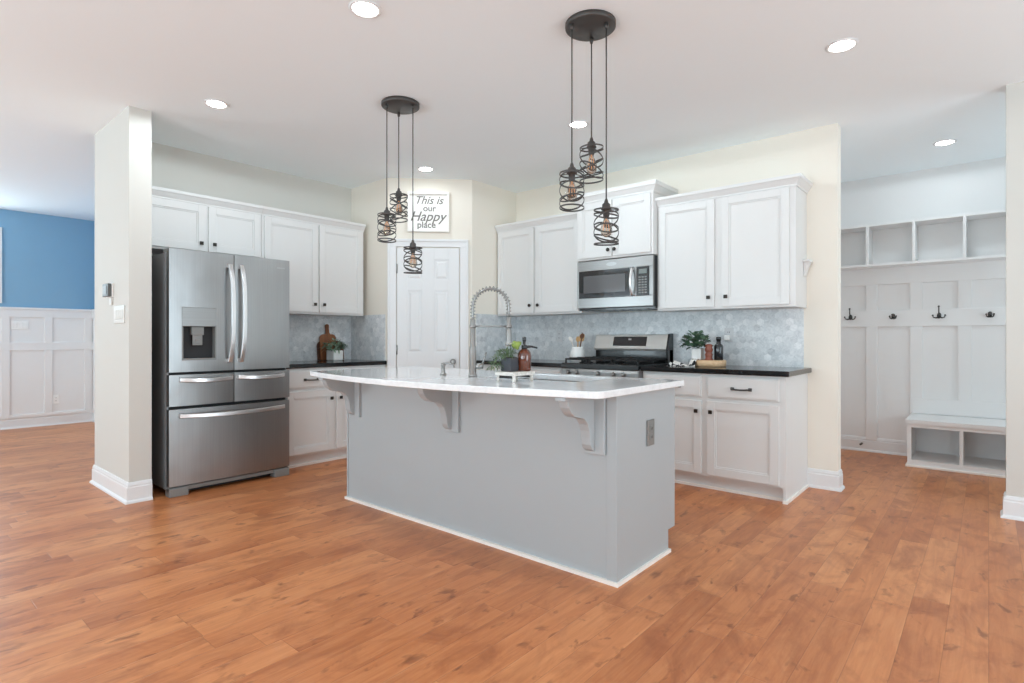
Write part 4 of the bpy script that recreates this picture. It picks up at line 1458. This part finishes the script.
def coat_hook(x, label, tall):
    t = thing('coat_hook', label, 'coat hook', (x, YM - 0.0222, 1.348), 0, 'coat hooks on the mudroom rail')
    MB().lathe([(0.022, -0.0005), (0.022, -0.005), (0.014, -0.009)], (0, 0, 0.0), 18, 'y', (0.75, 1.25)).build('back_plate', M['bronze'], t)
    mb = MB()
    if tall:
        mb.tube([(0, -0.008, 0.0), (0, -0.030, 0.012), (0, -0.052, 0.040), (0, -0.055, 0.082)], [0.007, 0.006, 0.005, 0.005], 8).sphere((0, -0.055, 0.084), 0.009, 2)
    else:
        mb.tube([(0, -0.008, 0.0), (0, -0.040, 0.004), (0, -0.060, 0.012)], [0.008, 0.006, 0.005], 8).sphere((0, -0.061, 0.014), 0.012, 2)
    mb.build('upper_prong', M['bronze'], t)
    for sx in (-1, 1):
        wd = 0.046 if tall else 0.026
        MB().tube([(0, -0.008, -0.012), (sx * wd * 0.5, -0.026, -0.022), (sx * wd * 0.9, -0.036, -0.016), (sx * wd, -0.038, 0.0)], [0.007, 0.006, 0.005, 0.005], 8).sphere((sx * wd, -0.038, 0.002), 0.008, 2).build('lower_prong', M['bronze'], t)


coat_hook(-1.070, 'black double coat hook on the mudroom rail, nearest the kitchen wall end', True)
coat_hook(-0.708, 'small black coat hook, second along from the kitchen wall end', False)
coat_hook(-0.352, 'tall black double coat hook on the rail above the bench end', True)
coat_hook(0.010, 'small black coat hook, nearest the right wall column', False)
ds = MB().lathe([(0.010, 0.0), (0.010, -0.004), (0.006, -0.006), (0.006, -0.05), (0.010, -0.052), (0.010, -0.064)], (-0.975, YM - 0.0155, 0.075), 12, 'y').build('door_stop', M['bronze'])
tag(ds, 'small dark door stop on the mudroom baseboard', 'door stop')

# ================================================================== CEILING LIGHTS
def can_light(x, y, label, power=27):
    t = thing('recessed_light', label, 'ceiling light', (x, y, H), 0, 'recessed ceiling lights')
    MB().lathe([(0.078, -0.0005), (0.078, -0.004), (0.070, -0.007), (0.058, -0.004), (0.058, -0.0005)], (0, 0, 0), 36).build('trim_ring', M['trim'], t)
    MB().lathe([(0.0575, -0.001), (0.0575, -0.005), (0.045, -0.009), (0.0001, -0.010)], (0, 0, 0), 32).build('lens', M['lens'], t)
    l = bpy.data.lights.new('lamp', 'SPOT')
    l.energy = power
    l.spot_size = math.radians(178)
    l.spot_blend = 0.08
    l.shadow_soft_size = 0.075
    l.color = (0.81, 0.935, 1.0)
    lo = bpy.data.objects.new('lamp', l)
    col.objects.link(lo)
    lo.parent = t
    lo.location = (0, 0, -0.03)


can_light(-2.310, 1.612, 'round recessed ceiling light at the top edge, nearest the camera')
can_light(-4.020, 1.605, 'round recessed ceiling light in front of the fridge', 22)
can_light(-0.612, 3.505, 'round recessed ceiling light in front of the mudroom opening', 7)
can_light(-0.272, 5.790, 'round recessed ceiling light inside the mudroom', 10)
can_light(-2.340, 3.515, 'round recessed ceiling light between the pendants, before the range', 19)
can_light(-4.060, 3.510, 'round recessed ceiling light before the pantry door', 2.8)


def pendant(cx, cy, label, drops):
    t = thing('pendant_light', label, 'pendant light', (cx, cy, H), 0, 'three-shade pendant clusters')
    MB().lathe([(0.128, -0.001), (0.128, -0.022), (0.122, -0.027), (0.01, -0.028)], (0, 0, 0), 40).build('canopy', M['bronze'], t)
    for lat, dep, zt in drops:
        p = RGT * lat + FWD * dep
        x, y, z = p.x, p.y, zt - H - 0.012
        MB().tube([(x, y, -0.026), (x + 0.002, y - 0.002, z * 0.5), (x, y, z + 0.05)], 0.0035, 8).lathe([(0.010, -0.026), (0.010, -0.045), (0.006, -0.055)], (x, y, 0), 12).build('cord', M['bronze'], t)
        sk_ = MB().lathe([(0.005, z + 0.050), (0.009, z + 0.040), (0.011, z + 0.030), (0.020, z + 0.022), (0.022, z + 0.004), (0.026, z + 0.0), (0.026, z - 0.006), (0.017, z - 0.008), (0.016, z - 0.036), (0.012, z - 0.044)], (x, y, 0), 18).build('socket', M['bronze'], t)
        MB().lathe([(0.012, z - 0.044), (0.014, z - 0.058), (0.026, z - 0.085), (0.030, z - 0.108), (0.024, z - 0.130), (0.008, z - 0.141), (0.0005, z - 0.142)], (x, y, 0), 18).build('bulb', M['bulbglass'], sk_)
        mb = MB()
        for k in range(6):
            a = k * PI / 3
            mb.tube([(x + 0.006 * math.cos(a), y + 0.006 * math.sin(a), z - 0.060), (x + 0.012 * math.cos(a), y + 0.012 * math.sin(a), z - 0.112)], 0.0009, 4)
        mb.tube([(x, y, z - 0.046), (x, y, z - 0.062)], 0.003, 6)
        mb.build('filament', M['filament'], sk_)
        # cage: level rings top and bottom, tilted flat bands crossing between them
        R0 = 0.061
        hh = 0.180
        mb = MB()

        def ring(zc, tilt, ph, n=44):
            return [(x + R0 * math.cos(2 * PI * k / n), y + R0 * math.sin(2 * PI * k / n), z + zc + tilt * math.cos(2 * PI * k / n - ph)) for k in range(n)]
        base = math.atan2(RGT.y, RGT.x) + lat * 20
        for zc, tilt, ph in ((-0.006, 0.003, 0), (-0.034, 0.026, 0.3), (-0.058, 0.034, PI + 0.5), (-0.092, 0.036, 0.2), (-0.120, 0.036, PI - 0.1), (-0.146, 0.026, 0.6), (-hh + 0.004, 0.004, 0)):
            mb.tube(ring(zc, tilt, ph + base), 0.003, 6, closed=True, flat=(0.0018, 0.0044))
        for k in range(3):
            a = base + 0.5 + k * 2 * PI / 3
            mb.tube([(x + 0.024 * math.cos(a), y + 0.024 * math.sin(a), z - 0.004), (x + R0 * math.cos(a), y + R0 * math.sin(a), z - 0.005)], 0.0022, 6)
        mb.build('wire_cage_shade', M['bronze'], t)


pendant(-3.060, 2.420, 'black pendant with three wire cage shades, nearer the fridge', [(-0.083, -0.045, 1.985), (-0.030, 0.090, 2.150), (0.092, -0.040, 1.766)])
pendant(-1.545, 2.432, 'black pendant with three wire cage shades, nearer the mudroom', [(-0.099, -0.040, 1.980), (0.018, 0.090, 2.155), (0.072, -0.050, 1.797)])
